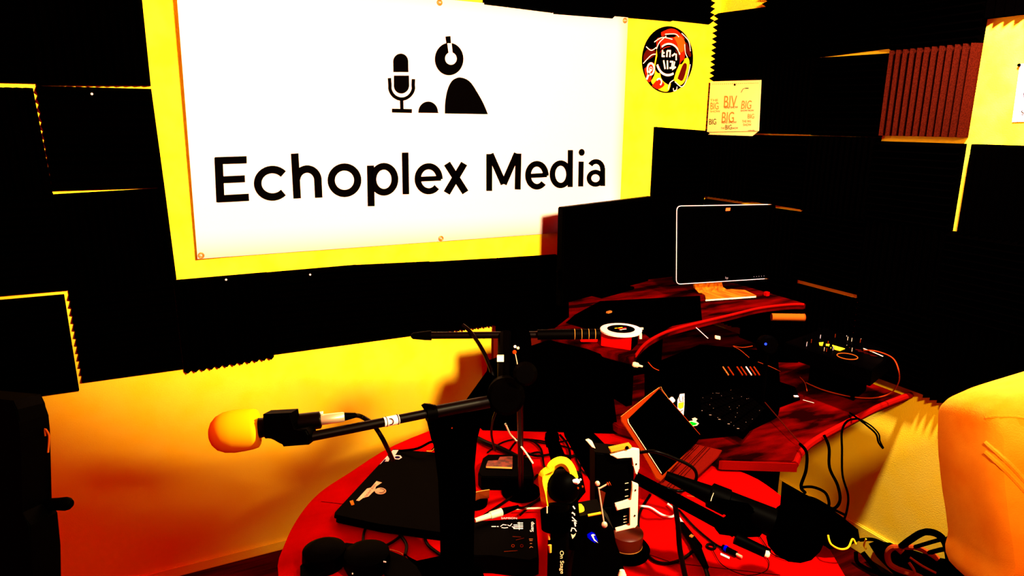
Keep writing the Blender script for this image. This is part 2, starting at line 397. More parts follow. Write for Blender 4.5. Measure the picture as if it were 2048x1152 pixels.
# ------------------------------------------------------------------ round picture
pc = wb(1335, 120)
disc = thing('round_picture', 'round black, red and yellow artwork disc on the yellow wall', 'picture', pc)
Rd = .148
bm = B(); lathe(bm, pc, NB, [(.0, Rd), (.006, Rd), (.0065, Rd-.0015)], 64); obj('board', bm, M_matte, disc)
def df(d): return lambda u, v: pc+V((u*Rd, -d, v*Rd))
mats = [mat('art_red', (.30, .012, .002), .8), mat('art_yellow', (.9, .6, .01), .8), M_pwhite, mat('art_brown', (.06, .003, .001), .8), M_matte, mat('art_orange', (.55, .09, .004), .8)]
bm = B()
f1, f2, f3, f4 = df(.0072), df(.0079), df(.0086), df(.0093)
def blob(pts, fn, mi): fill(bm, [(p.x, p.y) for p in smooth_pts([(a, b, 0) for a, b in pts+[pts[0]]], 4)[:-1]], fn, mi)
blob([(-.45, .1), (-.5, .6), (-.2, .62), (.1, .68), (.4, .62), (.62, .3), (.62, 0), (.45, -.1), (.2, .38), (-.2, .3), (-.35, .05), (-.3, -.4), (-.5, -.3)], f1, 0)
blob([(-.52, .0), (-.44, .55), (-.34, .35), (-.36, .0), (-.25, -.55), (.05, -.75), (.15, -.7), (.05, -.95), (-.3, -.92), (-.62, -.7), (-.6, -.45)], f1, 1)
blob([(-.95, -.1), (-.55, .1), (-.55, .25), (-.8, .3), (-.97, .1)], f1, 3)
blob([(-.92, -.3), (-.6, -.1), (-.5, -.4), (-.7, -.7), (-.86, -.5)], f1, 0)
blob([(-.35, .8), (0, .93), (.3, .88), (.6, .65), (.3, .72), (0, .8), (-.3, .68)], f1, 0)
blob([(.15, .68), (.4, .74), (.62, .55), (.58, .3), (.4, .25), (.3, .5)], f2, 5)
blob([(.25, -.6), (.5, -.75), (.72, -.6), (.85, -.1), (.75, .1), (.5, -.05), (.35, -.3)], f1, 1)
blob([(.4, -.55), (.62, -.6), (.75, -.15), (.6, -.1)], f2, 3)
blob([(-.6, -.8), (-.35, -.6), (-.1, -.75), (-.35, -.9)], f2, 0)
blob([(.7, .55), (.9, .2), (.8, .15), (.55, .5)], f1, 3)
stroke(bm, arc(0, .02, .46, .46, 20, 130, 18), .05, f2, False, 2)
stroke(bm, arc(0, .0, .43, .43, 0, 360, 40)[:-1], .05, f1, True, 4); stroke(bm, arc(0, .0, .46, .46, 200, 300, 20), .07, f2, False, 2)
fill(bm, arc(0, 0, .40, .38, 0, 360, 40)[:-1], f2, 4)
for s in (((-.6, .5), (-.3, .65), (.1, .62)), ((-.2, .75), (.2, .78), (.35, .7)), ((-.98, -.15), (-.7, .1), (-.52, .15)), ((.85, .3), (.75, .6), (.45, .82)),
          ((.05, -.9), (.1, -.7), (.25, -.6)), ((.3, -.65), (.6, -.8), (.78, -.55), (.88, -.1)), ((-.15, .7), (-.4, .5), (-.5, .3)), ((.6, .5), (.65, .25), (.75, .1)),
          ((.25, -.85), (.28, -.93), (.38, -.9), (.4, -.8)), ((-.9, .35), (-.7, .25), (-.5, .35))):
    stroke(bm, [(p.x, p.y) for p in smooth_pts([(a, b, 0) for a, b in s], 6)], .028, f3, False, 2)
stroke(bm, arc(-.68, -.3, .13, .17, 0, 360, 24)[:-1], .06, f3, True, 2); stroke(bm, [(-.68, -.3), (-.82, -.62)], .07, f3, False, 2)
stroke(bm, arc(-.68, -.3, .05, .06, 0, 360, 16)[:-1], .02, f4, True, 2)
stroke(bm, arc(-.33, -.68, .1, .1, -60, 150, 14), .05, f3, False, 2)
# illegible stacked lettering strokes in the centre
for k, s in enumerate((((-.26, .28), (-.26, .1), (-.16, .1)), ((-.26, .2), (-.18, .2)), ((-.08, .27), (-.08, .08)), ((-.08, .27), (.04, .27), (.04, .08)), ((.12, .12), (.24, .2)),
                       ((.28, .2), (.30, .0)), ((-.2, -.02), (-.12, -.28)), ((-.05, -.02), (-.02, -.28)), ((.05, -.05), (.16, -.05), (.14, -.24), (.05, -.24)), ((.24, -.04), (.2, -.26), (.3, -.2)))):
    stroke(bm, s, .055, f3, False, 2)
blob([(-.1, .3), (.1, .34), (.25, .25), (.1, .15), (-.02, .2)], f3, 5) if False else None
obj('artwork', bm, mats, disc)

# ------------------------------------------------------------------ calendar
co = .056
cal = thing('wall_calendar', 'square cream wall calendar page with sketched lettering hung by the room corner', 'calendar', wr(1470, 270, co))
cf = lambda d: (lambda x, y: wr(x, y, co+d))
q = [(1421, 163), (1522, 160), (1517, 262), (1414, 264)]
M_page = mat('calendar_paper', (.93, .82, .30), .9)
o = obj('page', prism(B(), [cf(0)(*p) for p in q], (.003, 0, 0)), M_page, cal)
bm = B(); fill(bm, [(1414, 265), (1516, 263), (1505, 272), (1412, 269)], cf(-.004)); obj('back_page', bm, M_page, cal)
bm = B(); fn = cf(.0012)
for i in range(24): fill(bm, arc(1426+i*3.9, 168.3-i*.1, .8, .8, 0, 360, 6)[:-1], fn, 0)
fill(bm, arc(1469.5, 169.5, 2, 2.2, 0, 360, 10)[:-1], cf(.002), 1)
def ctext(s, x, y, sx, sy, mi, lean=0): text(bm, s, pxmap((x, y), (sx, -.4*sx/20), (lean, -sy), fn), mi)
M_faint = mat('faint_ink', (.42, .22, .03), .9)
ctext('THE', 1420, 203, 9, 7, 0); ctext('BIG', 1420, 219, 11.5, 20, 0); ctext('SHOW', 1420, 225, 6.6, 6, 0)
ctext('BIV', 1446, 215, 19, 34, 0, 2); ctext('REAL SHOW', 1448, 217, 5, 6, 2); ctext('BIG', 1481, 218, 14, 24, 0, 3); ctext('SHOW NOW', 1481, 223, 4.5, 5, 2)
ctext('BIG', 1442, 245, 17, 30, 0, 2); ctext('REAL SHOW', 1443, 247, 5.4, 6, 2); ctext('BIG', 1495, 237, 9, 13, 0); ctext('THE BIG', 1484, 245, 5, 7, 0); ctext('SHOW', 1486, 252, 5.5, 7, 0)
ctext('BIG', 1417.5, 249, 10, 16, 1); ctext('BIG', 1450, 259, 9, 13, 1); ctext('THE', 1442, 258, 4, 5, 2); ctext('SHOW', 1464, 258, 4, 5, 2); ctext('calendar', 1496, 262, 4.2, 4, 1)
stroke(bm, [(1482, 185), (1486, 178), (1491, 176)], .9, fn, False, 1); stroke(bm, [(1491, 176.5), (1497, 176.5)], 1.6, fn, False, 1)
obj('print', bm, [M_faint, M_ink, mat('brown_ink', (.12, .04, .01), .9)], cal)
# note at the right edge of the frame
nt_ = thing('wall_note', 'white paper note pinned to the bare cream wall at the right edge', 'paper', wr(2040, 240, .002))
obj('sheet', prism(B(), [wr(*p, .004) for p in ((2040, 128), (2110, 122), (2100, 242), (2024, 244))], (.002, 0, 0)), M_pwhite, nt_)
bm = B(); text(bm, 'NOTES', pxmap((2046, 195), (14, -1), (0, -14), lambda x, y: wr(x, y, .0055))); text(bm, 'Show', pxmap((2042, 230), (14, -1), (0, -14), lambda x, y: wr(x, y, .0055)))
obj('writing', bm, M_ink, nt_)
c = wr(2039, 130, .005); obj('pin', lathe(B(), c, NR, [(-.004, .002), (0, .0045), (.004, .005), (.007, .002)], 14), M_matte, nt_)

# ------------------------------------------------------------------ corner desk with raised shelf
desk = thing('corner_desk', 'dark red wooden corner desk with a raised curved monitor shelf', 'desk', (-.6, -.6, 0))
def sp2(P, z, k=6): return [V((p.x, p.y, z)) for p in smooth_pts([(a, b, 0) for a, b in P], k)]
fr_curve = [az(1822, 785, DESK), az(1760, 808, DESK), az(1700, 838, DESK), az(1650, 864, DESK), az(1618, 884, DESK), az(1600, 902, DESK), az(1590, 923, DESK)]
front = sp2([(p.x, p.y) for p in fr_curve], DESK)
pts = [V((-.06, -.06, DESK)), V((-.06, front[0].y, DESK))]+front+[az(1446, 919, DESK), az(1425, 908, DESK), V((-1.18, -.95, DESK)), V((-1.18, -.06, DESK))]
obj('desktop', prism(B(), pts, (0, 0, -.030), .004), M_desk, desk)
# raised shelf (hutch top)
sc = [(-.06, az(1618, 606, SHELF).y)]+[(lambda p: (p.x, p.y))(az(x, y, SHELF)) for x, y in ((1580, 607), (1520, 614), (1465, 627), (1410, 640), (1345, 657), (1310, 672), (1285, 690), (1266, 716))]
edge = sp2(sc, SHELF)
obj('monitor_shelf', prism(B(), [V((-.06, -.06, SHELF))]+edge+[az(1150, 686, SHELF), az(1097, 665, SHELF), az(1140, 634, SHELF), V((-.85, -.06, SHELF))], (0, 0, -.026), .003), M_desk, desk)
bm = B()
for i in range(len(edge)-1):
    if i % 1 == 0: pass
tube(bm, [p+V((0, 0, -.005)) for p in edge[1:-1:3]], .006, 8, 3); obj('shelf_edging', bm, M_edge, desk)
bm = B(); tube(bm, [p+V((0, 0, -.010)) for p in front[::3]]+[front[-1]+V((0, 0, -.01))], .012, 8, 3); obj('desk_edging', bm, M_edge, desk)
a_, b_ = az(1592, 925, DESK), az(1442, 920, DESK)
obj('front_edging', box(B(), (a_+b_)/2+V((0, 0, -.017)), (a_-b_)/2, V((.003, -.004, 0)), (0, 0, .014)), M_edge, desk)
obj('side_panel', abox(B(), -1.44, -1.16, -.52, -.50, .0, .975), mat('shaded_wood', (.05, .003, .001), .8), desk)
obj('side_panel', abox(B(), -.86, -.835, -1.33, -.9, .0, DESK-.03), M_matte, desk)
obj('shelf_post', abox(B(), -1.06, -1.035, -.83, -.70, DESK, SHELF-.026), M_matte, desk)
obj('shelf_post', abox(B(), -.10, -.075, -.66, -.40, DESK, SHELF-.026), M_matte, desk)
obj('shelf_post', abox(B(), -.70, -.67, -.45, -.10, DESK, SHELF-.026), M_matte, desk)
obj('back_panel', abox(B(), -1.22, -.08, -.085, -.065, .25, SHELF-.03), M_matte, desk)
# black sheet laid on the desk in place of its shade
pad = single('desk_shade_sheet', prism(B(), [az(x, y, DESK+.001) for x, y in ((1290, 905), (1385, 880), (1470, 872), (1500, 862), (1555, 835), (1560, 815), (1600, 800), (1590, 775), (1560, 765), (1555, 705), (1400, 690), (1290, 735))][::-1], (0, 0, .003)), M_matte, 'black sheet standing in for shade around the keyboard on the corner desk', 'shade sheet')

single('shelf_shade_sheet', prism(B(), [az(x, y, SHELF+.001) for x, y in ((1132, 646), (1150, 630), (1200, 603), (1400, 592), (1404, 640), (1345, 652), (1300, 676), (1290, 668), (1180, 660))][::-1], (0, 0, .002)), M_matte, 'black sheet standing in for shade on the monitor shelf beneath the large monitor', 'shade sheet')  # black sheet painting the shade on the shelf top

# ------------------------------------------------------------------ round table
tbl = thing('round_table', 'bright red round wooden table with seams, cluttered with audio gear', 'table', (-1.62, -1.4, 0))
TP = [(557, 1152), (570, 1087), (600, 1030), (640, 985), (700, 945), (790, 890)]
TP = [az(x, y, TAB) for x, y in TP]
ring_pts = [(-2.28, -1.45)]+[(p.x, p.y) for p in TP]+[(-1.60, -.60), (-1.40, -.62), (-1.2, -.74), (-1.03, -.95)]+[(lambda p: (p.x, p.y))(az(x, y, TAB)) for x, y in ((1432, 924), (1500, 950), (1560, 990), (1600, 1030), (1650, 1085), (1690, 1152))]+[(-1.2, -1.93), (-1.45, -2.06), (-1.75, -2.07), (-2.05, -1.93), (-2.22, -1.72), (-2.28, -1.45)]
rp = smooth_pts([(a, b, TAB) for a, b in ring_pts], 4)[:-1]
obj('tabletop', prism(B(), rp, (0, 0, -.022), .003), M_wood, tbl)
bm = B()
def seam(a, b): 
    a, b = az(*a, TAB+.0004), az(*b, TAB+.0004); d = (b-a); n = V((-d.y, d.x, 0)).normalized()*.0012
    f = bm.faces.new([bm.verts.new(p) for p in (a+n, b+n, b-n, a-n)])
seam((642, 1003), (960, 1040)); seam((1340, 1125), (1560, 1150)); seam((1295, 1108), (1350, 1127))
obj('seam', bm, M_matte, tbl)
bm = B(); a, b = az(1374, 991, TAB+.0005), az(1598, 1028, TAB+.0005); d = b-a; n = V((-d.y, d.x, 0)).normalized()*.0011
bm.faces.new([bm.verts.new(p) for p in (a+n, b+n*1.6, b-n*1.6, a-n)]); obj('leaf_seam', bm, M_brass, tbl)
obj('pedestal', lathe(B(), (-1.62, -1.4, .0), (0, 0, 1), [(0, .26), (.03, .25), (.05, .06), (.35, .045), (.60, .05), (TAB-.023, .16)], 32), M_desk, tbl)

# ------------------------------------------------------------------ big monitor (seen obliquely)
md = V((math.sin(math.radians(72)), math.cos(math.radians(72)), 0)); mn = V((md.y, -md.x, 0))   # mn faces the camera side
TL = ad(1127, 415, 2.76); 
mon = thing('monitor', 'large black flat monitor turned sideways at the banner\'s lower right corner', 'monitor', (TL.x+.2, TL.y+.1, SHELF))
Wm, Hm = .64, .42
c = TL+md*Wm/2+V((0, 0, -Hm/2))+V((0, 0, 0))
mback = -mn
obj('screen_housing', box(B(), c+mback*.017, md*Wm/2, mn*.016, (0, 0, Hm/2), .004), M_blk, mon)
obj('screen', box(B(), c+mn*.0005, md*(Wm/2-.012), mn*.001, (0, 0, Hm/2-.014)), mat('dark_glass', (.00003, .00002, .00002), .4, .004), mon)
obj('rear_bulge', box(B(), c+mback*.045, md*.16, mn*.018, (0, 0, .12), .01), M_matte, mon)
obj('neck', box(B(), c+mback*.05+V((0, 0, -.21)), md*.03, mn*.01, (0, 0, .08)), M_matte, mon)
zf = SHELF+.001
obj('foot', box(B(), V((c.x, c.y, zf+.007))+mback*.03, md*.12, mn*.09, (0, 0, .007), .003), M_matte, mon)
p = ad(1121, 560, 2.70); obj('side_handle', box(B(), V((p.x, p.y, p.z)), md*.010, mn*.008, (0, 0, .042), .006), M_matte, mon)

# ------------------------------------------------------------------ all-in-one computer
ax = (az(1510, 592, SHELF)-az(1410, 601, SHELF)); ax.z = 0; ax.normalize(); an = V((ax.y, -ax.x, 0))
aio = thing('computer_screen', 'smaller desktop screen with thin bright silver rim on a gold-lit stand', 'computer', az(1460, 597, SHELF))
D0 = 3.02
def onp(x, y, o0, n):      # ray hits plane through o0 with normal n
    d = ray(x, y); return CAM+d*((o0-CAM).dot(n)/d.dot(n))
o0 = ad(1455, 490, D0); tilt = (an*math.cos(.06)+V((0, 0, math.sin(.06)))).normalized()
def rrect(P, r, k=5):
    out = []; n = len(P)
    for i in range(n):
        p = V(P[i]); a = (V(P[i-1])-p).normalized()*r; b = (V(P[(i+1) % n])-p).normalized()*r
        for j in range(k+1):
            t = j/k; out.append(p+a*(1-t)**2+b*t**2)
    return out
Q = [onp(x, y, o0, tilt) for x, y in ((1353, 412), (1562, 408.5), (1553, 556), (1352, 568.5))]
obj('housing', prism(B(), rrect(Q, .022), -tilt*.03, .002), M_matte, aio)
# rim: silver strip around the left/top/bottom
RR = [p+tilt*.002 for p in rrect(Q, .022)]
bm = B(); tube(bm, RR[2:]+RR[:3], .0017, 6, 1); obj('rim', bm, mat('rim_silver', (1, .95, .85), .5, .3, .2), aio)
Qi = [onp(x, y, o0+tilt*.001, tilt) for x, y in ((1357, 415), (1558, 412), (1549, 552), (1356, 564))]
obj('display', prism(B(), rrect(Qi, .016), tilt*.0015), mat('dark_glass', (0, 0, 0)), aio)
def of(d): return lambda x, y: onp(x, y, o0+tilt*d, tilt)
bm = B(); fill(bm, [(1452, 416), (1461, 415.6), (1460, 421.5), (1451, 422)], of(.0035)); obj('webcam', bm, mat('amber_glass', (.8, .12, .02), .5), aio)
bm = B(); text(bm, 'hp', pxmap((1450.5, 558), (6, -.3), (0, -7), of(.0035))); obj('emblem', bm, mat('grey_print', (.2, .2, .2)), aio)
bm = B(); 
for i in range(7): fill(bm, arc(1508+i*5, 553.5-i*.4, .7, .7, 0, 360, 6)[:-1], of(.0035))
obj('buttons', bm, mat('grey_print', (.2, .2, .2)), aio)
M_gold = mat('gold_lit_stand', (.55, .20, .006), .5, noise=((.25, .03, .002), (60, 8, 60), (.3, .6)))  # golden light on the stand is put into this colour
z1 = SHELF+.006
A = [onp(x, y, o0-tilt*.02, tilt) for x, y in ((1388, 563), (1443, 561), (1446, 574), (1460, 583), (1398, 586), (1390, 577))]
obj('neck', prism(B(), A, -tilt*.012), M_gold, aio)
Bq = [az(x, y, z1) for x, y in ((1398, 582), (1462, 578), (1490, 580), (1513, 591), (1412, 600), (1410, 590))]
ft = obj('foot', prism(B(), Bq, (0, 0, -.006)), M_gold, aio)
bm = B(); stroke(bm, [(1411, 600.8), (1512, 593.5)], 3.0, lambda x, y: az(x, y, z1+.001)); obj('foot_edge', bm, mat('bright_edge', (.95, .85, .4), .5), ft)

# small cube behind
single('small_red_box', box(B(), az(1533, 592, SHELF)+V((0, 0, .010)), (.009, 0, 0), (0, .009, 0), (0, 0, .009), .001), M_redbox, 'tiny red box on the monitor shelf right of the screen stand', 'box')
single('shelf_gadget', box(B(), az(1218, 627, SHELF)+V((0, 0, .006)), (.012, .004, 0), (-.002, .006, 0), (0, 0, .004), .001), M_brass, 'tiny amber-lit gadget on the monitor shelf below the large monitor', 'gadget')

# ------------------------------------------------------------------ red box with round lid
rb = thing('red_box', 'small red box topped by a white-rimmed round sticker lid on the shelf corner', 'box', az(1240, 705, SHELF))
zt = SHELF+.062
f0 = [az(x, y, SHELF+.001) for x, y in ((1202, 692), (1261, 701))]; 
ux = (f0[1]-f0[0]); dv = V((-ux.y, ux.x, 0)).normalized()
if dv.dot(FW) < 0: dv = -dv
dv *= .085
obj('carton', prism(B(), [f0[0], f0[1], f0[1]+dv, f0[0]+dv], (0, 0, .052), .002), M_redbox, rb)
obj('side_label', prism(B(), [f0[1]+ux*.012+dv*.05, f0[1]+ux*.012+dv*.95, f0[1]+ux*.012+dv*.95+V((0, 0, .05)), f0[1]+ux*.012+dv*.05+V((0, 0, .05))], ux*.01), M_matte, rb)
lc = az(1242, 658, zt); 
lid = obj('lid', lathe(B(), lc+V((0, 0, -.008)), (0, 0, 1), [(0, .070), (.006, .0715), (.008, .070)], 40), M_pwhite, rb)
bm = B(); fill(bm, arc(0, 0, .047, .047, 0, 360, 36)[:-1], lambda x, y: lc+V((x, y, .0008)))
obj('black_disc', bm, M_matte, lid)
bm = B()
for k in range(10):
    a = k*.7; fill(bm, arc(.014*math.cos(a*2)*(.4+k*.09), .012*math.sin(a*3), .006, .004, 0, 360, 8)[:-1], lambda x, y, k=k: lc+V((x, y, .0012+k*.0001)), k % 3)
obj('picture', bm, [M_redbox, M_yel, M_pwhite], lid)
for (x, y, w_, h_, z_) in ((1282, 657, 9, 4, SHELF+.04), (1281, 672, 5, 12, SHELF+.02)):
    single('white_clip', box(B(), az(x, y, z_), RT*w_/2*.0017, FW*.004, UP*h_/2*.0017), M_cream, 'small cream clip beside the red box, '+('upper one' if h_ < 5 else 'lower tall one'), 'clip')
single('white_tag', box(B(), ad(1254, 716, 2.28), (RT-UP*.22)*.0145, FW*.002, (UP+RT*.1)*.0085), M_cream, 'cream paper tag hanging under the shelf corner below the red box', 'tag')
single('cable_plug', lathe(B(), ad(1265, 728, 2.2), RT-UP*.25, [(0, .006), (.006, .009), (.018, .008), (.022, .004), (.034, .003)], 12), M_cream, 'cream cable plug just below the shelf corner tag', 'plug')
single('red_tape', box(B(), ad(1178, 680.5, 2.3), RT*.029, FW*.003, UP*.0055, .002), M_redbox, 'bright red strip under the horizontal boom, left of the red box', 'strip')

# ------------------------------------------------------------------ gear on the desk (mostly black)
def plate(pts, t, thick, bev=0.): return prism(B(), [ad(x, y, t) for x, y in pts], FW*thick, bev)
# dj controller
dj = thing('mixer_controller', 'black mixing controller with knobs, yellow label and jog wheel by right wall', 'mixer', az(1690, 760, DESK))
zt = .945
top = [az(x, y, zt) for x, y in ((1570, 684), (1650, 655), (1790, 705), (1745, 740))]
obj('case', prism(B(), top, (0, 0, -.060), .003), M_blk, dj)
obj('riser', prism(B(), [p.lerp((top[1]+top[2])/2+V((0, .05, 0)), .45)+V((0, 0, -.0605)) for p in top], (0, 0, -(.945-.0605-DESK-.001))), M_matte, dj)
ctr = sum(top, V())/4; e1 = (top[3]-top[0]); e2 = (top[1]-top[0])
def onct(u, v, d=0): 
    p = top[0]*(1-u)*(1-v)+top[3]*u*(1-v)+top[1]*(1-u)*v+top[2]*u*v; p.z = zt+d; return p
obj('yellow_label', prism(B(), [az(x, y, zt+.003) for x, y in ((1652, 686), (1690, 697), (1680, 701), (1652, 694))], (0, 0, -.002)), M_yel, dj)
obj('yellow_label', prism(B(), [az(x, y, zt+.003) for x, y in ((1638, 685), (1647, 684), (1645, 691), (1639, 690))], (0, 0, -.002)), M_yel, dj)
jc = az(1694, 717, zt)
jw = obj('jog_wheel', lathe(B(), jc, (0, 0, 1), [(0, .034), (.006, .034), (.008, .030)], 32), M_blk, dj)
obj('jog_rim', ring(B(), jc+V((0, 0, .008)), (0, 0, 1), .033, .0016, 32, 6), mat('amber_print', (.35, .07, .004), .6), jw)
rng = random.Random(3)
for i in range(34):
    u = rng.random()*.62+.03; v = rng.random()*.86+.07; p = onct(u, v)
    if (p-jc).length < .05: continue
    k = obj('knob', lathe(B(), p, (0, 0, 1), [(0, .0055), (.012, .0048), (.014, .004)], 10), M_blk, dj)
    if i % 2 == 0: obj('pointer', box(B(), p+V((-.003, -.0045, .008)), (.0007, 0, 0), (0, .0006, 0), (0, 0, .007)), (M_pwhite, M_cream, M_rust)[i//2 % 3], k)
bm = B(); 
for i in range(14): 
    p = onct(.55+i*.025, .55+.02*(i % 3), .0006); box(bm, p, (.006, -.004, 0), (.001, .002, 0), (0, 0, .0004))
obj('pad_print', bm, mat('dark_red_print', (.05, .002, .001)), dj)
stick = B(); tube(stick, [az(1727, 697, .955), az(1750, 706, .955), az(1766, 713, .95)], .0016, 6, 3)
single('pale_cord', stick, M_cream, 'short pale cord lying behind the mixing controller', 'cord')
# amber cardboard tube
rod_a, rod_b = az(1543, 634, .953), az(1607, 635, .953)
dv_ = (rod_b-rod_a).normalized(); t_ = thing('cardboard_tube', 'gold-lit cardboard tube lying under the monitor shelf right of the screen', 'tube', rod_a)
obj('roll', rod(B(), rod_a, rod_b, .0155, seg=24), mat('kraft', (.42, .10, .004), .8), t_)
obj('end_cap', rod(B(), rod_b, rod_b+dv_*.004, .0163, seg=24), mat('kraft_end', (.3, .05, .003), .8), t_)
# support box beneath
single('black_speaker', box(B(), (rod_a+rod_b)/2+V((0, 0, -.1045)), dv_*.06, V((-dv_.y, dv_.x, 0))*.03, (0, 0, .087), .005), M_matte, 'black squat speaker under the gold cardboard tube', 'speaker')
hp = thing('webcam', 'round black webcam with a small blue light near the desk corner', 'webcam', az(1535, 715, DESK))
hc = ad(1535, 690, 2.35)
obj('body', lathe(B(), hc+FW*.03, -FW, [(0, .018), (.01, .034), (.04, .034), (.05, .026)], 24), M_blk, hp)
obj('stand', rod(B(), hc+V((0, 0, -.03)), V((hc.x, hc.y, DESK+.005)), .008), M_blk, hp)
obj('led', lathe(B(), ad(1531, 688, 2.325), -FW, [(0, .004), (.002, .0045), (.004, .002)], 12), M_led, hp)
# black block added as an occluder to keep the desk dark below the shelf
single('desk_occluder', abox(B(), -.98, -.72, -.60, -.34, DESK+.001, .955, .004), M_matte, 'black block added to keep the desk dark under the monitor shelf', 'occluder')
# keyboard with tiny pale dots painted as specular glints
kb = thing('keyboard', 'black keyboard with faint white key legends on the desk, right of the stickers', 'keyboard', az(1440, 850, DESK))
kz = DESK+.037
kq = [az(x, y, kz) for x, y in ((1352, 800), (1475, 775), (1530, 820), (1487, 872))]
obj('case', prism(B(), kq, (0, 0, -.014), .003), M_matte, kb)
def kp(u, v, d=0.):
    p = kq[0]*(1-u)*(1-v)+kq[1]*u*(1-v)+kq[2]*u*v+kq[3]*(1-u)*v; p.z += d; return p
for r_ in range(5):
    for c_ in range(12):
        u, v = .05+c_*.08, .08+r_*.185; a, b2, d2 = kp(u, v, .001), kp(u+.065, v, .001), kp(u, v+.15, .001)
        obj('key', prism(B(), [a, b2, b2+d2-a, d2], (0, 0, .004)), M_blk, kb)
bm = B()
for i in range(26):
    p = kp(rng.random()*.9+.05, rng.random()*.9+.05, .0056); box(bm, p, (.0009, 0, 0), (0, .0004, 0), (0, 0, .0002))
for i in range(7): p = kp(.01+i*.01, .12+i*.13, .0056); box(bm, p, (.003, -.002, 0), (.0006, .0009, 0), (0, 0, .0002))
obj('glints', bm, mat('pale_glint', (.6, .5, .3)), kb)
# cables glinting
def cable(P, r, label, m=M_tube, name='cable', cat='cable', group=None, seg=8):
    return single(name, tube(B(), P, r, seg), m, label, cat, group, True)
D1 = DESK+.012
cable([az(1727, 700, .96), az(1755, 703, .96), az(1785, 716, .955), az(1797, 740, .93), az(1797, 765, .87), az(1780, 787, .80), az(1745, 796, D1), az(1700, 793, D1), az(1650, 781, D1), az(1622, 770, D1), az(1612, 765, D1)], .0022, 'orange-lit cord looping round the right of the mixing controller', mat('rust_cord', (.32, .03, .003), .6), 'cord')
for P, lb, m_ in (
    ([ad(1392, 655, 2.3), ad(1403, 665, 2.3), ad(1416, 677, 2.3)], 'thin white rod glinting under the monitor shelf', M_pwhite),
    ([az(1467, 693, .9), az(1480, 700, .9), az(1498, 715, .9)], 'short rusty cord slanting in the dark desk corner', mat('rust_cord', (.3, .03, .003))),
    ([az(1466, 692, .9), az(1485, 695, .9), az(1505, 692, .9)], 'short rusty cord lying level in the dark desk corner', mat('rust_cord', (.3, .03, .003))),
    ([az(1516, 724, .8), az(1540, 733, .8), az(1561, 743, .8)], 'rusty cord on the dark desk left of the controller', mat('rust_cord', (.3, .03, .003))),
    ([az(1600, 754, .79), az(1610, 766, .79), az(1614, 782, .79)], 'short curved rusty cord in front of the controller', mat('rust_cord', (.3, .03, .003))),
    ([ad(1150, 700, 1.9), ad(1160, 728, 1.9), ad(1185, 760, 1.9), ad(1215, 797, 1.9)], 'thin white thread curving down left of the shelf corner tag', M_matte),
    ([ad(1296, 724, 2.1), ad(1306, 735, 2.1), ad(1318, 741, 2.1)], 'short dark red cord below the monitor shelf edge', mat('rust_cord', (.3, .03, .003))),
    ([ad(1028, 850, 1.5), ad(1010, 848, 1.5)], 'stub of cord behind the boom joint', M_matte)):
    cable(P, .0013, lb, m_, 'thin_cord', 'cord')
single('cream_plug', box(B(), ad(1435, 675, 2.3), (RT-UP*.2)*.009, FW*.004, UP*.006, .001), M_cream, 'small cream plug in the dark under the shelf, centre of desk', 'plug')
single('white_chip', box(B(), az(1592, 792.5, D1), (.007, -.003, 0), (.001, .004, 0), (0, 0, .002)), M_pwhite, 'small white chip on the desk right of the keyboard', 'tag')
cable([az(1606, 800, D1), az(1617, 803, D1), az(1628, 806, D1)], .0011, 'tiny white thread right of the white chip', M_cream, 'thin_cord', 'cord')
cable([az(1530, 805, .80), az(1560, 840, .79), az(1590, 875, .78), az(1604, 890, .765)], .0018, 'dark cord running diagonally over the desk front corner', mat('dark_rust', (.05, .004, .001)), 'thin_cord', 'cord')
# slanted pens in holder
ph = thing('pen_holder', 'dark holder of pens slanting in the shade behind the keyboard', 'pen holder', az(1480, 770, DESK))
obj('cup', lathe(B(), az(1483, 768, DESK+.001), (0, 0, 1), [(0, .03), (.09, .034)], 20), M_matte, ph)
for i, (x, m_) in enumerate(((1446, M_brass), (1456, M_rust), (1474, M_rust), (1482, M_rust), (1492, M_pwhite), (1500, M_rust), (1508, M_rust))):
    obj('pen', rod(B(), ad(x, 734, 2.06), ad(x+11, 750, 2.02), .0022, seg=8), m_, ph)

# stickers on black case: white-yellow tall sticker & green logo
can = thing('sticker_case', 'black case with a white-yellow sticker and a green-white logo sticker', 'case', az(1370, 850, DESK))
o1 = ad(1372, 830, 2.02); n1 = (V((-.35, -.75, .55))).normalized()
pf = lambda d: (lambda x, y: onp(x, y, o1+n1*d, n1))
obj('case', prism(B(), [pf(0)(x, y) for x, y in ((1345, 775), (1400, 790), (1410, 872), (1350, 868))], -n1*.03, .003), M_matte, can)
bm = B(); fn = pf(.002)
fill(bm, [(1360, 788), (1369, 787), (1369, 810), (1367, 832), (1360, 834), (1355, 827), (1355, 800)], fn, 0)
fill(bm, [(1357, 806), (1368, 804), (1367, 815), (1361, 818), (1356, 815)], pf(.0026), 1)
for s in (((1358, 793), (1360, 803), (1364, 803)), ((1366, 792), (1366, 804)), ((1356, 821), (1361, 823), (1366, 820)), ((1357, 826), (1365, 828))): stroke(bm, s, 1.1, pf(.003), False, 2)
obj('sticker', bm, [M_pwhite, M_yel, M_ink], can)
bm = B()
blobp = [(1372, 845), (1380, 842), (1386, 841), (1384, 837), (1390, 835), (1395, 838), (1392, 842), (1398, 847), (1394, 851), (1384, 853), (1375, 850)]
fill(bm, blobp, fn, 0); fill(bm, [(1376, 845), (1383, 843), (1389, 845), (1395, 847), (1391, 850), (1383, 851.5), (1377, 849)], pf(.0026), 1)
obj('logo_sticker', bm, [M_cream, M_green], can)
single('white_bead', box(B(), ad(1342.5, 801, 1.93), (RT+UP*.8)*.0075, FW*.004, (UP-RT*.8)*.006, .002), M_pwhite, 'white plug at the tablet\'s upper right edge', 'plug')

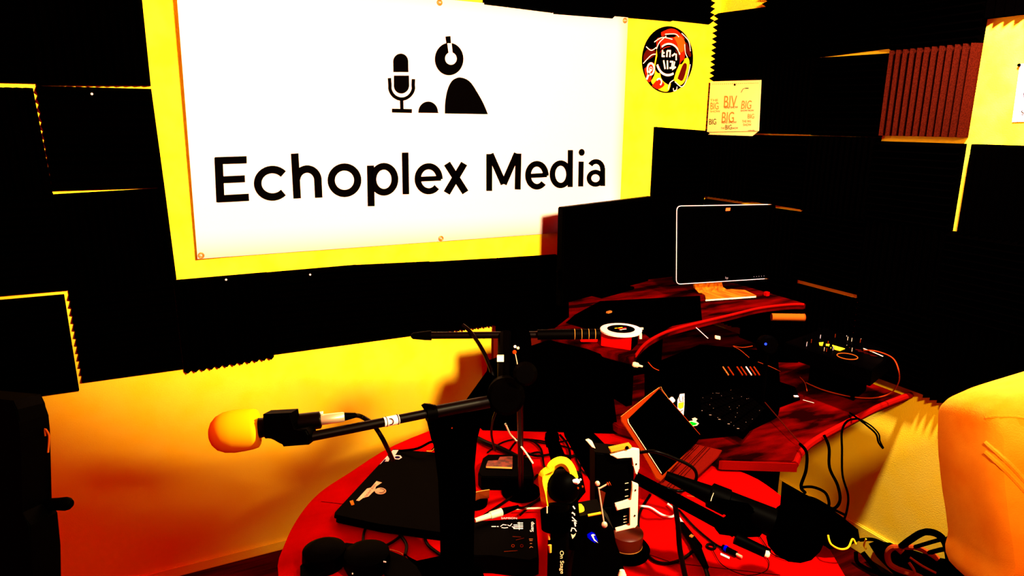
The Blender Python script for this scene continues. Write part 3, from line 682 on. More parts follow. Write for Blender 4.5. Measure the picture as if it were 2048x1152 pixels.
# ------------------------------------------------------------------ tablet in rust case
tab = thing('tablet', 'black tablet in a rust-orange case leaning on a ribbed dark red stand', 'tablet', az(1340, 980, TAB))
o2 = ad(1330, 880, 1.85); n2 = (-FW*.8+UP*.42-RT*.25).normalized()
tf = lambda d: (lambda x, y: onp(x, y, o2+n2*d, n2))
outer = [(1318, 774), (1400, 868), (1388, 888), (1321, 962), (1312, 958), (1284, 905), (1242, 842), (1241, 832)]
obj('case', prism(B(), [tf(-.003)(*p) for p in outer], -n2*.010, .002), M_rust, tab)
inner = [(1319, 777), (1402, 872), (1392, 886), (1325, 950), (1262, 851), (1256, 838)]
obj('display', prism(B(), [tf(.000)(*p) for p in inner], -n2*.004), M_matte, tab)
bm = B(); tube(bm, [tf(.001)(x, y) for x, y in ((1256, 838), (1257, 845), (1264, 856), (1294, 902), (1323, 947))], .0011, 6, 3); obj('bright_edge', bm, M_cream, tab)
bm = B(); tube(bm, [tf(.001)(x, y) for x, y in ((1242, 833), (1280, 803), (1318, 775), (1324, 779), (1338, 799))], .0007, 6, 2); obj('rim', bm, M_brass, tab)
st = [az(x, y, TAB+.05) for x, y in ((1390, 888), (1444, 900), (1436, 912), (1352, 990), (1316, 966))]
so = obj('stand_plate', prism(B(), st, (0, 0, -.006), .001), M_dred, tab)
bm = B()
for (a, b2) in (((1394, 890), (1320, 962)), ((1398, 891), (1325, 965)), ((1414, 894), (1338, 975)), ((1420, 896), (1343, 979)), ((1391, 889), (1317, 960)), ((1411, 893), (1334, 972))):
    stroke(bm, [a, b2], 1.1, lambda x, y: az(x, y, TAB+.0512))
obj('rib', bm, M_matte, so)
obj('prop', prism(B(), [az(1330, 965, TAB+.045), az(1420, 905, TAB+.045), az(1425, 925, TAB+.001), az(1350, 985, TAB+.001)], (0, .004, 0)), M_dred, tab)
bm = B(); tube(bm, [ad(1280, 905, 1.72), ad(1310, 903, 1.7), ad(1350, 917, 1.7), ad(1385, 935, 1.7), ad(1393, 955, 1.7), ad(1380, 975, 1.7), ad(1355, 982, 1.7), ad(1320, 972, 1.72), az(1280, 958, TAB+.006)], .0042, 10)
single('thick_cable', bm, M_tube, 'thick black cable looping across the tablet stand', 'cable', smooth=True)

# ------------------------------------------------------------------ microphone with orange windscreen on a boom
mic = thing('microphone', 'dynamic microphone with bright yellow-orange foam windscreen on a long boom', 'microphone', ad(560, 850, 1.22))
a0, a1_ = ad(425, 862, 1.16), ad(700, 833, 1.30)
ax0 = (ad(690, 832, 1.24)-ad(470, 861, 1.20)).normalized(); c0 = ad(518, 856, 1.2)
Rw = .0365
prof = [(-.0835, .004), (-.082, .012), (-.078, .021), (-.070, .0295), (-.058, .0350), (-.042, .0372), (-.025, .0368), (-.010, .0355), (-.003, .0338), (0, .030)]
obj('windscreen', lathe(B(), c0, ax0, prof, 40), M_orange, mic, True)['label'] = 'yellow-orange foam windscreen'
obj('body', lathe(B(), c0, ax0, [(-.002, .018), (.008, .017), (.010, .020), (.055, .021), (.057, .0165), (.105, .0155), (.107, .0125)], 28), M_tube, mic, True)
obj('plug', lathe(B(), c0, ax0, [(.106, .009), (.108, .0098), (.146, .0090), (.148, .0075)], 20), M_silver, mic, True)
obj('plug_boot', lathe(B(), c0, ax0, [(.147, .0075), (.150, .0072), (.168, .0045)], 16), M_blk, mic, True)
obj('latch', box(B(), c0+ax0*.106+UP*.0125, ax0*.0035, FW*.003, UP*.0022), M_pwhite, mic)
obj('clip', prism(B(), [ad(x, y, 1.165) for x, y in ((525, 829), (581, 826), (583, 855), (585, 862), (612, 859), (618, 870), (617, 890), (566, 894), (560, 883), (550, 877), (530, 877), (526, 860))], FW*.045, .003), M_blk, mic)
obj('clip_nut', lathe(B(), ad(616, 874, 1.19), (ad(625, 872, 1.19)-ad(616, 874, 1.19)), [(0, .006), (.007, .006)], 10), M_silver, mic)
# boom
bA, bB, bC = ad(618, 874, 1.19), ad(880, 822, 1.31), ad(1000, 799, 1.37)
boom = thing('boom_arm', 'long black boom arm slanting up from the orange microphone to the stand joint', 'microphone boom', bC)
obj('inner_tube', rod(B(), bA, bB, .0087, seg=20), M_tube, boom, True)
obj('outer_tube', rod(B(), ad(860, 826, 1.30), bC, .0125, seg=20), M_tube, boom, True)
obj('collar', rod(B(), ad(852, 828, 1.297), ad(872, 824, 1.305), .0145, seg=20), M_blk, boom, True)
obj('wing_knob', prism(B(), [ad(x, y, 1.29) for x, y in ((842, 811), (847, 808), (858, 809), (870, 812), (871, 822), (850, 823))], FW*.012, .002), M_blk, boom)
sxk = (bB-bA).normalized()
def on_boom(x): 
    t = (x-618)/(880-618); return bA.lerp(bB, t)
bm = B(); lathe(bm, on_boom(761), sxk, [(0, .0091), (.029, .0091)], 24, False); sk = obj('band', bm, M_pwhite, boom); sk['label'] = 'white sticker band'
bm = B()
p0 = on_boom(777); e_u = (UP-sxk*UP.dot(sxk)).normalized(); e_n = -FW
for a0_, a1b in (((-.0055), (.0055)),):
    ring(bm, p0-FW*.0093, -FW, .0055, .0009, 20, 5)
ring(bm, on_boom(766), sxk, .0093, .0007, 20, 5); ring(bm, on_boom(789), sxk, .0093, .0009, 20, 5); obj('band_print', bm, M_ink, sk)
cable([c0+ax0*.166, ad(722, 833, 1.28), ad(745, 848, 1.27), ad(762, 872, 1.26), ad(774, 895, 1.3), ad(786, 920, 1.5)], .0044, 'black microphone cable dropping from the orange microphone across the boom')

# boom joint, stand and upper arm
stand = thing('microphone_stand', 'black boom stand with joint and knobs rising from the round table', 'microphone stand', az(1042, 1000, TAB))
J = ad(1012, 790, 1.37)
obj('joint', lathe(B(), J+FW*.03, -FW, [(0, .03), (.01, .038), (.05, .038), (.06, .03)], 28), M_blk, stand)
obj('joint_knob', lathe(B(), ad(1050, 745, 1.33), -FW, [(0, .02), (.02, .024), (.03, .018)], 20), M_blk, stand)
obj('post', rod(B(), ad(1040, 800, 1.40), az(1042, 985, TAB+.01), .0068), M_tube, stand, True)
obj('base', lathe(B(), az(1042, 985, TAB+.001), (0, 0, 1), [(0, .055), (.006, .055), (.012, .02)], 28), M_matte, stand)
obj('upper_arm', rod(B(), ad(1012, 790, 1.37), ad(1012, 672, 1.5), .018), M_blk, stand)
obj('upper_arm', rod(B(), ad(1045, 770, 1.37), ad(1040, 672, 1.5), .024), M_matte, stand)
obj('clamp_arm', rod(B(), ad(940, 815, 1.40), ad(985, 752, 1.42), .016), M_matte, stand)
obj('band', box(B(), ad(1001, 716.5, 1.40), RT*.0068, FW*.012, UP*.006), M_cream, stand)['label'] = 'small cream sticker'
r1, r2 = ad(1030, 704, 1.4), ad(1038, 743, 1.36)
obj('thin_rod', rod(B(), r1, r2, .0009, seg=8), M_silver, stand)
for (x, y, t, r, m_) in ((1038, 743, 1.36, .0028, M_pwhite), (1030, 693, 1.38, .0028, M_pwhite), (1036, 696, 1.38, .003, M_silver), (1029, 704, 1.38, .0042, M_rust)):
    obj('screw', lathe(B(), ad(x, y, t), -FW, [(0, r), (.003, r), (.004, r*.6)], 12), m_, stand)
# upper horizontal boom with its mic toward the red box
ub = thing('horizontal_boom', 'black horizontal boom crossing under the foam strip toward the red box', 'microphone boom', ad(1012, 670, 1.5))
obj('tube', rod(B(), ad(850, 671, 1.50), ad(1165, 669, 1.50), .0078), M_tube, ub, True)
obj('tip', lathe(B(), ad(822, 672, 1.50), ad(860, 671, 1.5)-ad(822, 672, 1.5), [(0, .003), (.004, .007), (.03, .010), (.045, .011)], 16), M_blk, ub)
obj('grip', rod(B(), ad(1075, 669.5, 1.495), ad(1200, 668, 1.495), .0115), M_blk, ub, True)
bm = B()
for x in (1149, 1163, 1177, 1190): ring(bm, ad(x, 668.5, 1.495), RT, .0117, .0006, 20, 5)
obj('ring_mark', bm, M_brass, ub)
cable([ad(925, 650, 1.5), ad(942, 665, 1.49), ad(965, 700, 1.45), ad(982, 740, 1.42), ad(990, 775, 1.4)], .0043, 'black cable sagging from the horizontal boom to the stand joint')
cable([ad(997, 812, 1.45), ad(986, 840, 1.5), ad(983, 870, 1.6), ad(990, 900, 1.75)], .0028, 'thin black cable hanging behind the boom joint')
cable([ad(1011, 848, 1.5), ad(1020, 868, 1.55), ad(1031, 880, 1.6), ad(1050, 903, 1.6), ad(1066, 927, 1.6)], .0022, 'pale cream cord slanting behind the stand post', M_cream, 'thin_cord', 'cord')

# black leaning screens behind the stand
bs = thing('black_monitor', 'black screen standing on the back of the round table behind the stand joint', 'monitor', (-1.36, -.84, TAB))
pa, pb = az(966, 861, TAB+.002), az(1238, 868, TAB+.002); dd = (pb-pa).normalized(); nn = V((dd.y, -dd.x, 0))
obj('panel', prism(B(), [pa, pb, pb+V((.0, .05, .16)), pa+dd*.30+V((0, .05, .235)), pa+dd*.05+V((0, .05, .21)), pa+dd*.0+V((0, .02, .08))], (0, .03, 0), .003), M_matte, bs)
obj('rear_case', prism(B(), [pa+dd*.06+V((0, .06, .22)), pa+dd*.27+V((0, .06, .30)), pb+V((.02, .06, .25)), pb+V((0, .06, .05)), pa+dd*.05+V((0, .06, .03))], (0, .05, 0), .004), M_matte, bs)
# upright black column
uc = thing('upright_case', 'tall black tapering equipment case standing between laptop and small mixer', 'case', az(912, 1100, TAB))
obj('body', prism(B(), [ad(x, y, 1.42) for x, y in ((852, 838), (975, 816), (962, 850), (950, 895), (944, 960), (947, 1010), (944, 1060), (942, 1175), (881, 1175), (880, 1060), (876, 960), (872, 898), (862, 880))], FW*.10, .004), M_matte, uc)
obj('small_screw', lathe(B(), ad(904, 856, 1.415), -FW, [(0, .0018), (.002, .0015)], 10), M_rust, uc)

# ------------------------------------------------------------------ stickered laptop on the table
lap = thing('laptop', 'closed black laptop with white stickers on the left of the round table', 'laptop', az(780, 1000, TAB))
lz = TAB+.03
lq = [az(x, y, lz) for x, y in ((786, 897), (880, 905), (905, 1065), (880, 1064), (760, 1048), (668, 1030), (670, 1022))]
obj('lid', prism(B(), lq, (0, 0, -.012), .003), M_blk, lap)
obj('base', prism(B(), [p+V((.005, .003, -.0135)) for p in lq], (0, 0, -.014), .003), M_matte, lap)
lf = lambda d: (lambda x, y: az(x, y, lz+d))
bm = B(); fn = lf(.0008)
fill(bm, [(712, 1001), (718, 1002), (726, 996), (737, 993), (745, 985), (750, 981), (752, 973), (764, 965), (753, 962), (742, 975), (734, 977)], fn, 0)
fill(bm, arc(761, 982, 11.5, 6.6, 0, 360, 24)[:-1], lf(.001), 0); stroke(bm, arc(761, 981.5, 8, 4, -100, 110, 16), 1.1, lf(.0014), False, 1)
text(bm, 'DEAD KISS', pxmap((731, 996), (4.5, -5.6), (-3.4, -3.6), lf(.0016)), 2)
obj('sticker', bm, [mat('sticker_cream', (.95, .9, .6)), M_ink, M_rust], lap)
bm = B()
fill(bm, [(759, 929), (768, 919), (775, 911), (779, 918), (777, 923), (768, 923)], fn, 0)
fill(bm, [(781, 905), (786, 900), (797, 900), (792, 908), (790, 910), (801, 911), (804, 915), (798, 919), (788, 918), (782, 910)], fn, 0)
fill(bm, arc(795, 914.5, 5.5, 2.4, 0, 360, 14)[:-1], lf(.0015), 1); fill(bm, [(762, 927), (770, 918), (772, 920), (766, 926)], lf(.0015), 1)
obj('sticker', bm, [M_pwhite, mat('navy_print', (.01, .002, .06))], lap)
bm = B(); fill(bm, [(699, 1002), (706, 1000), (709, 1009), (703, 1011)], fn); obj('small_sticker', bm, mat('gold_print', (.7, .4, .03)), lap)
# crumpled band behind laptop
cable([az(800, 902, TAB+.035), az(835, 897, TAB+.05), az(862, 884, TAB+.06), az(872, 889, TAB+.05), az(864, 902, TAB+.03)], .004, 'black strap with orange edge behind the laptop by the upright case', M_matte, 'strap', 'strap')
cable([az(853, 902, TAB+.04), az(865, 901, TAB+.04), az(871, 889, TAB+.062), az(866, 886, TAB+.062)], .0016, 'orange cord edge looping behind the laptop', mat('gold_print', (.7, .4, .03)), 'thin_cord', 'cord')

# ------------------------------------------------------------------ headphones bottom left
hd = thing('headphones', 'black over-ear headphones at the bottom edge of the round table', 'headphones', az(700, 1140, TAB))
hz = TAB+.03
def cup(x, y, r, h=.035): 
    return lathe(B(), az(x, y, TAB+.001), (0, 0, 1), [(0, r*.9), (h*.3, r), (h*.8, r*.96), (h, r*.6)], 28)
obj('ear_cup', cup(650, 1128, .052, .05), M_blk, hd, True); obj('ear_cup', cup(735, 1135, .055, .05), M_blk, hd, True)
obj('headband', prism(B(), [az(x, y, TAB+.02) for x, y in ((600, 1130), (612, 1117), (628, 1113), (640, 1096), (665, 1086), (695, 1084), (730, 1090), (760, 1096), (785, 1101), (812, 1112), (833, 1130), (850, 1160), (790, 1165), (770, 1150), (770, 1134), (758, 1120), (700, 1110), (620, 1160), (600, 1155))], (0, 0, -.018), .003), M_blk, hd)
obj('hinge', box(B(), az(749, 1098, TAB+.03), (.004, .001, 0), (0, .0015, 0), (0, 0, .001)), M_brass, hd)
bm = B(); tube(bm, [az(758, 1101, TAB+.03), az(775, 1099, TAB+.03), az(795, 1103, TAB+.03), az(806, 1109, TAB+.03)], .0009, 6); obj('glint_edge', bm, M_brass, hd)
for x, y in ((768, 1124), (771, 1124.5), (705, 1148)): obj('rivet', lathe(B(), az(x, y, TAB+.055), (0, 0, 1), [(0, .0016), (.002, .0014)], 8), M_pwhite, hd)
T1 = TAB+.006
cable([az(738, 1045, T1), az(728, 1065, T1), az(728, 1088, T1), az(745, 1097, T1), az(770, 1092, T1), az(800, 1073, T1), az(812, 1055, T1)], .0036, 'black cable loop between laptop and headphones')
cable([az(785, 1050, T1), az(802, 1072, T1), az(813, 1090, T1), az(810, 1110, T1)], .0042, 'thicker black cable crossing the loop toward the headphones')
cable([az(858, 1062, T1), az(850, 1075, T1), az(856, 1090, T1), az(870, 1102, T1), az(885, 1112, T1)], .0042, 'black cable curving left of the upright case foot')
single('black_cloth', prism(B(), [az(x, y, TAB+.004) for x, y in ((812, 1112), (833, 1127), (880, 1116), (945, 1100), (960, 1130), (970, 1160), (840, 1162))], (0, 0, .006), .002), M_matte, 'flat black pouch at the bottom edge right of the headphones', 'pouch')

# ------------------------------------------------------------------ little black recorder with amber window
rec = thing('recorder', 'black boxy recorder with an amber-lit glass window on the round table', 'recorder', az(1000, 960, TAB))
rz = TAB+.045
obj('case', prism(B(), [az(x, y, rz) for x, y in ((956, 945), (966, 914), (975, 908), (1030, 908), (1062, 915), (1068, 948), (1066, 955), (962, 953))], (0, 0, -.044), .004), M_blk, rec)
obj('window', prism(B(), [az(x, y, rz+.001) for x, y in ((972, 932), (976, 922), (996, 921), (1000, 914), (1025, 913), (1025, 936), (973, 935))], (0, 0, .001)), mat('amber_window', (.22, .02, .001), .3, .3, noise=((.04, .002, .0), (60, 60, 60), (.4, .6))), rec)
bm = B(); stroke(bm, [(972, 934), (1024, 936)], 3.2, lambda x, y: az(x, y, rz+.003)); obj('bright_trim', bm, mat('trim_orange', (.9, .4, .08)), rec)
# watch-like band
wt = thing('metal_cuff', 'brown metal band lying on the table right of the upright case', 'headphone part', az(955, 1000, TAB))
bm = B(); P = [(926, 1000), (940, 990), (955, 984), (979, 980)]; Q2 = [(932, 1006), (946, 1003), (960, 997), (978, 996)]
a = [az(x, y, TAB+.04) for x, y in P]; b2 = [az(x, y, TAB+.022) for x, y in Q2]
va = [bm.verts.new(p) for p in a]; vb = [bm.verts.new(p) for p in b2]
for i in range(3): bm.faces.new((va[i], va[i+1], vb[i+1], vb[i]))
o = obj('band', bm, mat('brown_band', (.16, .022, .002), .5), wt); sm = o.modifiers.new('t', 'SOLIDIFY'); sm.thickness = .002
bm = B(); tube(bm, [p+V((0, 0, .001)) for p in a], .0011, 6, 3); tube(bm, [p for p in b2], .001, 6, 3); obj('trim', bm, mat('trim_gold', (.75, .4, .06)), wt)
obj('pad', lathe(B(), az(950, 1008, TAB+.001), (0, 0, 1), [(0, .034), (.015, .036), (.02, .03)], 24), M_matte, wt)

# ------------------------------------------------------------------ small mixer with white lettering
mx = thing('audio_mixer', 'small black mixer box with white printed lettering on the round table', 'mixer', az(1010, 1090, TAB))
mz = TAB+.05
mf = lambda d: (lambda x, y: az(x, y, mz+d))
obj('case', prism(B(), [mf(0)(x, y) for x, y in ((930, 1042), (1072, 1034), (1078, 1115), (1060, 1122), (985, 1108), (935, 1112))], (0, 0, -.048), .004), M_blk, mx)
bm = B(); fn = mf(.0012)
text(bm, 'SAMSON', pxmap((1002, 1038), (8.2, 0), (0, -5.0), fn))
stroke(bm, [(983, 1053), (992, 1053)], 1.6, fn); stroke(bm, [(994, 1053), (997, 1053)], 1.6, fn)
for y in (1046, 1050, 1053.5, 1057): stroke(bm, [(1027 if y > 1047 else 1035, y), (1046, y)], 1.7, fn)
stroke(bm, [(1038, 1044), (1038.6, 1060)], 1, fn)
for s in (((1001, 1053), (1006, 1049), (1013, 1050)), ((1003, 1055), (1009, 1056), (1016, 1055)), ((1015, 1050), (1020, 1052), (1024, 1047)), ((1024, 1053), (1030, 1057))): stroke(bm, s, 1.3, fn)
text(bm, 'Samp', pxmap((1067, 1064), (0, -9.6), (-10, 0), fn))
for s in (((1058, 1078), (1066, 1078)), ((1059, 1081), (1065, 1081)), ((1060, 1087), (1064, 1087)), ((1059, 1096), (1062, 1093), (1066, 1095))): stroke(bm, s, 1.2, fn, False, 1)
for c in ((1026, 1091.5), (1043.5, 1091.5)): stroke(bm, arc(*c, 2.8, 2.6, 0, 360, 12)[:-1], .8, fn, True, 2)
for s in (((1025, 1073), (1042, 1074)), ((1032, 1080), (1048, 1076)), ((1008, 1103), (1035, 1101))): stroke(bm, s, .6, fn, False, 2)
obj('print', bm, [M_pwhite, M_cream, M_rust], mx)
# connector lying above it
xl = thing('cable_connector', 'silver-white cable connector resting above the white-lettered mixer', 'plug', az(975, 1035, TAB+.05))
xa, xb = az(950, 1041, TAB+.062), az(1003, 1024, TAB+.062); xd = xb-xa; XL = xd.length
obj('shell', lathe(B(), xa, xd, [(0, .0055), (XL*.55, .0072), (XL*.57, .0095), (XL, .0100)], 20), mat('bright_steel', (1, .9, .62), .5, .3, .1), xl, True)
obj('boot', lathe(B(), xb, xd, [(0, .009), (.012, .0085), (.05, .0045)], 16), M_blk, xl, True)
cable([xb+xd.normalized()*.045, az(1046, 1016, TAB+.05), az(1060, 1010, T1), az(1090, 990, T1), az(1100, 965, T1)], .004, 'black cable leaving the silver connector toward the yellow ring')
cable([az(1029, 1018, TAB+.02), az(1055, 1017, TAB+.02), az(1090, 1016, TAB+.02)], .0026, 'short pale cord beside the silver connector', M_cream, 'thin_cord', 'cord')
cable([az(955, 1040, T1), az(1000, 1010, T1), az(1050, 975, T1), az(1075, 950, T1)], .004, 'black cable crossing diagonally below the recorder')
cable([az(1040, 1030, T1), az(1075, 1000, T1), az(1100, 985, T1)], .003, 'thin black cable between mixer and yellow ring')

# ------------------------------------------------------------------ yellow ring microphone (near)
ym = thing('yellow_ringed_microphone', 'black microphone head framed by a yellow open ring in the lower centre', 'microphone', az(1115, 1060, TAB))
ty = 1.12
yn = (-FW*.72+RT*.55).normalized()
YC = ad(1124, 972, ty)
obj('grille', lathe(B(), YC-yn*.03, yn, [(0, .018), (.02, .026), (.034, .0275), (.05, .024), (.058, .014), (.061, .002)], 32), M_blk, ym, True)
ypts_o = [(1126, 1018), (1100, 1018), (1095, 1013), (1091, 990), (1085, 955), (1103, 943), (1109, 933), (1120, 927), (1130, 929), (1138, 940), (1143, 960)]
ypts_i = [(1120, 1012), (1112, 1002), (1102, 990), (1101, 970), (1104, 955), (1107, 945), (1112, 938), (1120, 933), (1127, 935), (1134, 945), (1141, 961)]
sm2 = lambda L: [(p.x, p.y) for p in smooth_pts([(a, b, 0) for a, b in L], 4)]
bm = B(); ypts_o, ypts_i = sm2(ypts_o), sm2(ypts_i); a = [bm.verts.new(ad(x, y, ty-.015)) for x, y in ypts_o]; b2 = [bm.verts.new(ad(x, y, ty-.005)) for x, y in ypts_i]
for i in range(len(a)-1): bm.faces.new((a[i], a[i+1], b2[i+1], b2[i]))
o = obj('yellow_ring', bm, M_yel, ym); sm = o.modifiers.new('t', 'SOLIDIFY'); sm.thickness = .012; sm.offset = -1
obj('screw', lathe(B(), ad(1145, 963, ty-.02), RT, [(0, .003), (.008, .005), (.012, .002)], 12), M_pwhite, ym)
for i, (x, y) in enumerate(((1148, 974), (1156, 976), (1161, 959), (1165, 973))): obj('screw', lathe(B(), ad(x, y, ty-.02), -FW, [(0, .0018), (.003, .0012)], 8), (M_silver, M_rust, M_pwhite, M_rust)[i], ym)
obj('yoke', prism(B(), [ad(x, y, ty) for x, y in ((1136, 940), (1165, 950), (1172, 985), (1150, 1012), (1128, 1016), (1140, 980))], FW*.02, .003), M_blk, ym)
# the On Stage tube
os_ = thing('stand_tube', 'thick black vertical stand tube with pale gold printed lettering in the lower centre', 'microphone stand', az(1118, 1200, TAB))
tt = 1.06
obj('tube', rod(B(), ad(1118, 1008, tt+.02), ad(1114, 1190, tt), .0165, seg=32), M_blk, os_, True)
obj('clutch', rod(B(), ad(1112, 1022, tt+.01), ad(1112, 1058, tt+.01), .025, .023, seg=28), M_matte, os_, True)
def tubefn(d): return lambda x, y: ad(x, y, tt-.0185+abs(x-1116)*.0006-d)
bm = B(); text(bm, 'On Stage', pxmap((1120, 1101), (0.3, 12.6), (10.5, 0), tubefn(.0)))
obj('lettering', bm, mat('pale_gold_print', (.95, .75, .4)), os_)
for (y0, y1, x) in ((1056, 1079, 1097), (1090, 1105, 1099.5)): obj('side_clip', rod(B(), ad(x, y0, tt-.006), ad(x+1, y1, tt-.006), .0030, .0020), mat('gold_clip', (.8, .5, .04), .5), os_, True)
obj('pin', rod(B(), ad(1094, 1013, tt), ad(1094, 1030, tt), .0011), M_cream, os_)
# second dark body with slanted white letters
sb = thing('printed_microphone', 'black microphone body with slanted white lettering beside the yellow ring', 'microphone', az(1148, 1150, TAB))
obj('body', rod(B(), ad(1139, 1000, 1.14), ad(1150, 1095, 1.14), .0145, .0125, seg=24), M_blk, sb, True)
obj('tail', rod(B(), ad(1150, 1090, 1.15), ad(1135, 1120, 1.2), .008, .005, seg=16), M_blk, sb, True)
bm = B(); fn = lambda x, y: ad(x, y, 1.117)
for s, w in ((((1146, 1012), (1150, 1018)), 2.6), (((1139, 1024), (1150, 1028)), 2.2), (((1145, 1024), (1150, 1031)), 2), (((1144, 1034), (1152, 1042), (1144, 1041)), 2), (((1149, 1044), (1151, 1053)), 2.6), (((1150, 1044), (1153, 1047)), 2)): stroke(bm, s, w, fn)
stroke(bm, [(1153, 1063), (1149, 1057), (1144, 1056), (1142, 1063)], 2, fn); fill(bm, [(1142, 1068), (1147, 1070), (1152, 1066), (1150, 1072), (1145, 1078)], fn, 1)
text(bm, '&', pxmap((1138, 1050), (4, 0), (0, -5), fn), 2)
obj('lettering', bm, [M_pwhite, M_cream, M_rust], sb)
obj('brass_cap', lathe(B(), ad(1160, 1034, 1.16), UP-RT*.15, [(-.002, .0095), (.016, .0092), (.021, .006)], 24), mat('gold_cap', (.9, .5, .015), .6), sb, True)
# black device with the blue logo
bl = thing('blue_logo_amplifier', 'tall black device with a blue and white crescent badge at the bottom centre', 'device', az(1200, 1100, TAB))
obj('body', prism(B(), [ad(x, y, 1.13) for x, y in ((1150, 1036), (1205, 1026), (1228, 1060), (1236, 1110), (1262, 1180), (1140, 1180), (1146, 1120), (1160, 1060))], FW*.08, .004), M_blk, bl)
bm = B(); fn = lambda x, y: ad(x, y, 1.1285)
fill(bm, [(1178, 1066), (1183, 1063.5), (1189, 1066), (1193, 1074), (1196, 1082), (1190, 1086), (1182, 1081), (1175, 1075), (1174, 1069)], fn, 0)
fill(bm, [(1182, 1070), (1186, 1068), (1191, 1070), (1187, 1071.5), (1189, 1078), (1196.5, 1086), (1188, 1081)], lambda x, y: ad(x, y, 1.1280), 1)
obj('badge', bm, [M_blue, M_pwhite], bl)
obj('foot_tip', lathe(B(), ad(1244, 1150, 1.12), UP, [(-.02, .007), (0, .007), (.008, .004)], 12), M_cream, bl)
# silver lever arm
lv = thing('spring_lever', 'thin silver and brown lever with ball ends in front of the cream rack', 'lever', az(1200, 1050, TAB))
L1, L2 = ad(1197, 975, 1.10), ad(1208, 1046, 1.10)
obj('rod', rod(B(), L1, L2, .0013, seg=10), M_silver, lv)
obj('web', prism(B(), [ad(x, y, 1.103) for x, y in ((1199, 980), (1211, 986), (1208, 1000), (1204, 1020))], FW*.002), mat('brown_metal', (.08, .006, .001), .5), lv)
obj('ball', lathe(B(), ad(1208, 1047, 1.10)-FW*.004, -FW, [(-.002, .002), (0, .0048), (.003, .0048), (.005, .002)], 14), M_silver, lv, True)
obj('ball', lathe(B(), ad(1194, 965, 1.10)-FW*.004, -FW, [(-.002, .002), (0, .004), (.003, .004), (.005, .002)], 14), M_silver, lv, True)
obj('cross_pin', rod(B(), ad(1197, 978, 1.10), ad(1217, 967, 1.10), .0014, seg=10), M_silver, lv)
obj('handle', rod(B(), ad(1176, 1031, 1.10), ad(1202, 1026, 1.10), .0022, seg=10), mat('gold_cap', (1, 1, 1)), lv)
for x in (1216, 1220): obj('washer', ring(B(), ad(x, 968-(x-1216)*.2, 1.10), ad(1217, 967, 1.1)-ad(1197, 978, 1.1), .0028, .0008, 14, 6), M_rust, lv)
# ------------------------------------------------------------------ cream bracket rack with black modules
rk = thing('cream_rack', 'cream metal rack frame holding two black modules beside the tablet', 'rack', az(1250, 1060, TAB))
rt_ = 1.30
def plx(pts, d=0, th=.012, bev=.0015): return prism(B(), [ad(x, y, rt_+d) for x, y in pts], FW*th, bev)
obj('frame', plx([(1221, 910), (1266, 897), (1279, 899), (1279, 938), (1275, 942), (1275, 949), (1270, 947), (1270, 935), (1266, 932), (1266, 913), (1235, 918)]), M_cream, rk)
obj('frame', plx([(1265, 965), (1277, 970), (1276, 1003), (1275, 1050), (1270, 1056), (1232, 1065), (1232, 1059), (1262, 1052), (1262, 1012), (1234, 1022), (1231, 1013), (1231, 1009), (1264, 1001)]), M_cream, rk)
obj('top_plate', plx([(1218, 896), (1259, 887), (1264, 893), (1262, 897), (1222, 906)], .0), mat('tan_plastic', (.6, .28, .015), .6), rk)
obj('top_hole', lathe(B(), ad(1254, 895.5, rt_-.001), -FW, [(0, .0035), (.001, .0035)], 14), M_matte, rk)
for (x, y) in ((1272.5, 928), (1271, 980), (1269.5, 1031)): obj('screw_hole', lathe(B(), ad(x, y, rt_-.0005), -FW, [(0, .0016), (.001, .0016)], 10), M_matte, rk)
for k, P in enumerate((((1190, 905), (1268, 912), (1268, 1005), (1190, 1020)), ((1190, 1015), (1264, 1012), (1264, 1054), (1190, 1070)))):
    md_ = obj('module', prism(B(), [ad(x, y, rt_+.013) for x, y in P], FW*.09, .003), M_blk, rk)
    bm = B()
    for j in range(3):
        x, y = (1253, 966+j*13) if k == 0 else (1250, 1032+j*6); stroke(bm, [(x-3, y+1), (x+4, y-.5)], 1.2, lambda x, y: ad(x, y, rt_+.0124))
    obj('slot_marks', bm, M_cream, md_)
obj('corner_bracket', prism(B(), [ad(x, y, rt_) for x, y in ((1172, 881), (1178, 879), (1185, 884), (1191, 897), (1184, 895))], FW*.01, .001), M_cream, rk)
# tape roll
tr = thing('tape_roll', 'dark brown roll of tape on a black base right of the blue badge', 'tape', az(1250, 1110, TAB))
tc_ = az(1252, 1104, TAB+.001)
obj('base', lathe(B(), tc_, (0, 0, 1), [(0, .056), (.012, .058), (.02, .052)], 36), M_matte, tr, True)
obj('roll', lathe(B(), tc_, (0, 0, 1), [(.02, .038), (.055, .040), (.06, .034)], 36), M_tape, tr, True)
bm = B(); ring(bm, tc_+V((0, 0, .021)), (0, 0, 1), .0385, .0010, 36, 6); obj('rim', bm, M_brass, tr)

# ------------------------------------------------------------------ big black microphone lower right
bk = thing('large_microphone', 'black microphone with a big round black windscreen, lower right of the table', 'microphone', az(1590, 1085, TAB))
w0, w1 = ad(1592, 1066, 1.42), ad(1330, 950, 1.50)
wdir = (w1-w0).normalized()
obj('windscreen', lathe(B(), w0-wdir*.055, wdir, [(0, .004), (.004, .020), (.014, .040), (.030, .053), (.052, .0605), (.078, .058), (.096, .048), (.104, .036), (.106, .02)], 40), M_matte, bk, True)
obj('body', lathe(B(), w0+wdir*.045, wdir, [(0, .031), (.10, .026), (.102, .029), (.14, .027), (.143, .020), (.18, .016), (.24, .010)], 28), M_blk, bk, True)
obj('mount', prism(B(), [ad(x, y, 1.42) for x, y in ((1430, 1000), (1500, 1010), (1540, 1050), (1520, 1075), (1485, 1076), (1440, 1070), (1432, 1058), (1465, 1042), (1440, 1010))], FW*.03, .003), M_matte, bk)
b0, b1 = ad(1270, 955, 1.46), ad(1470, 1062, 1.40)
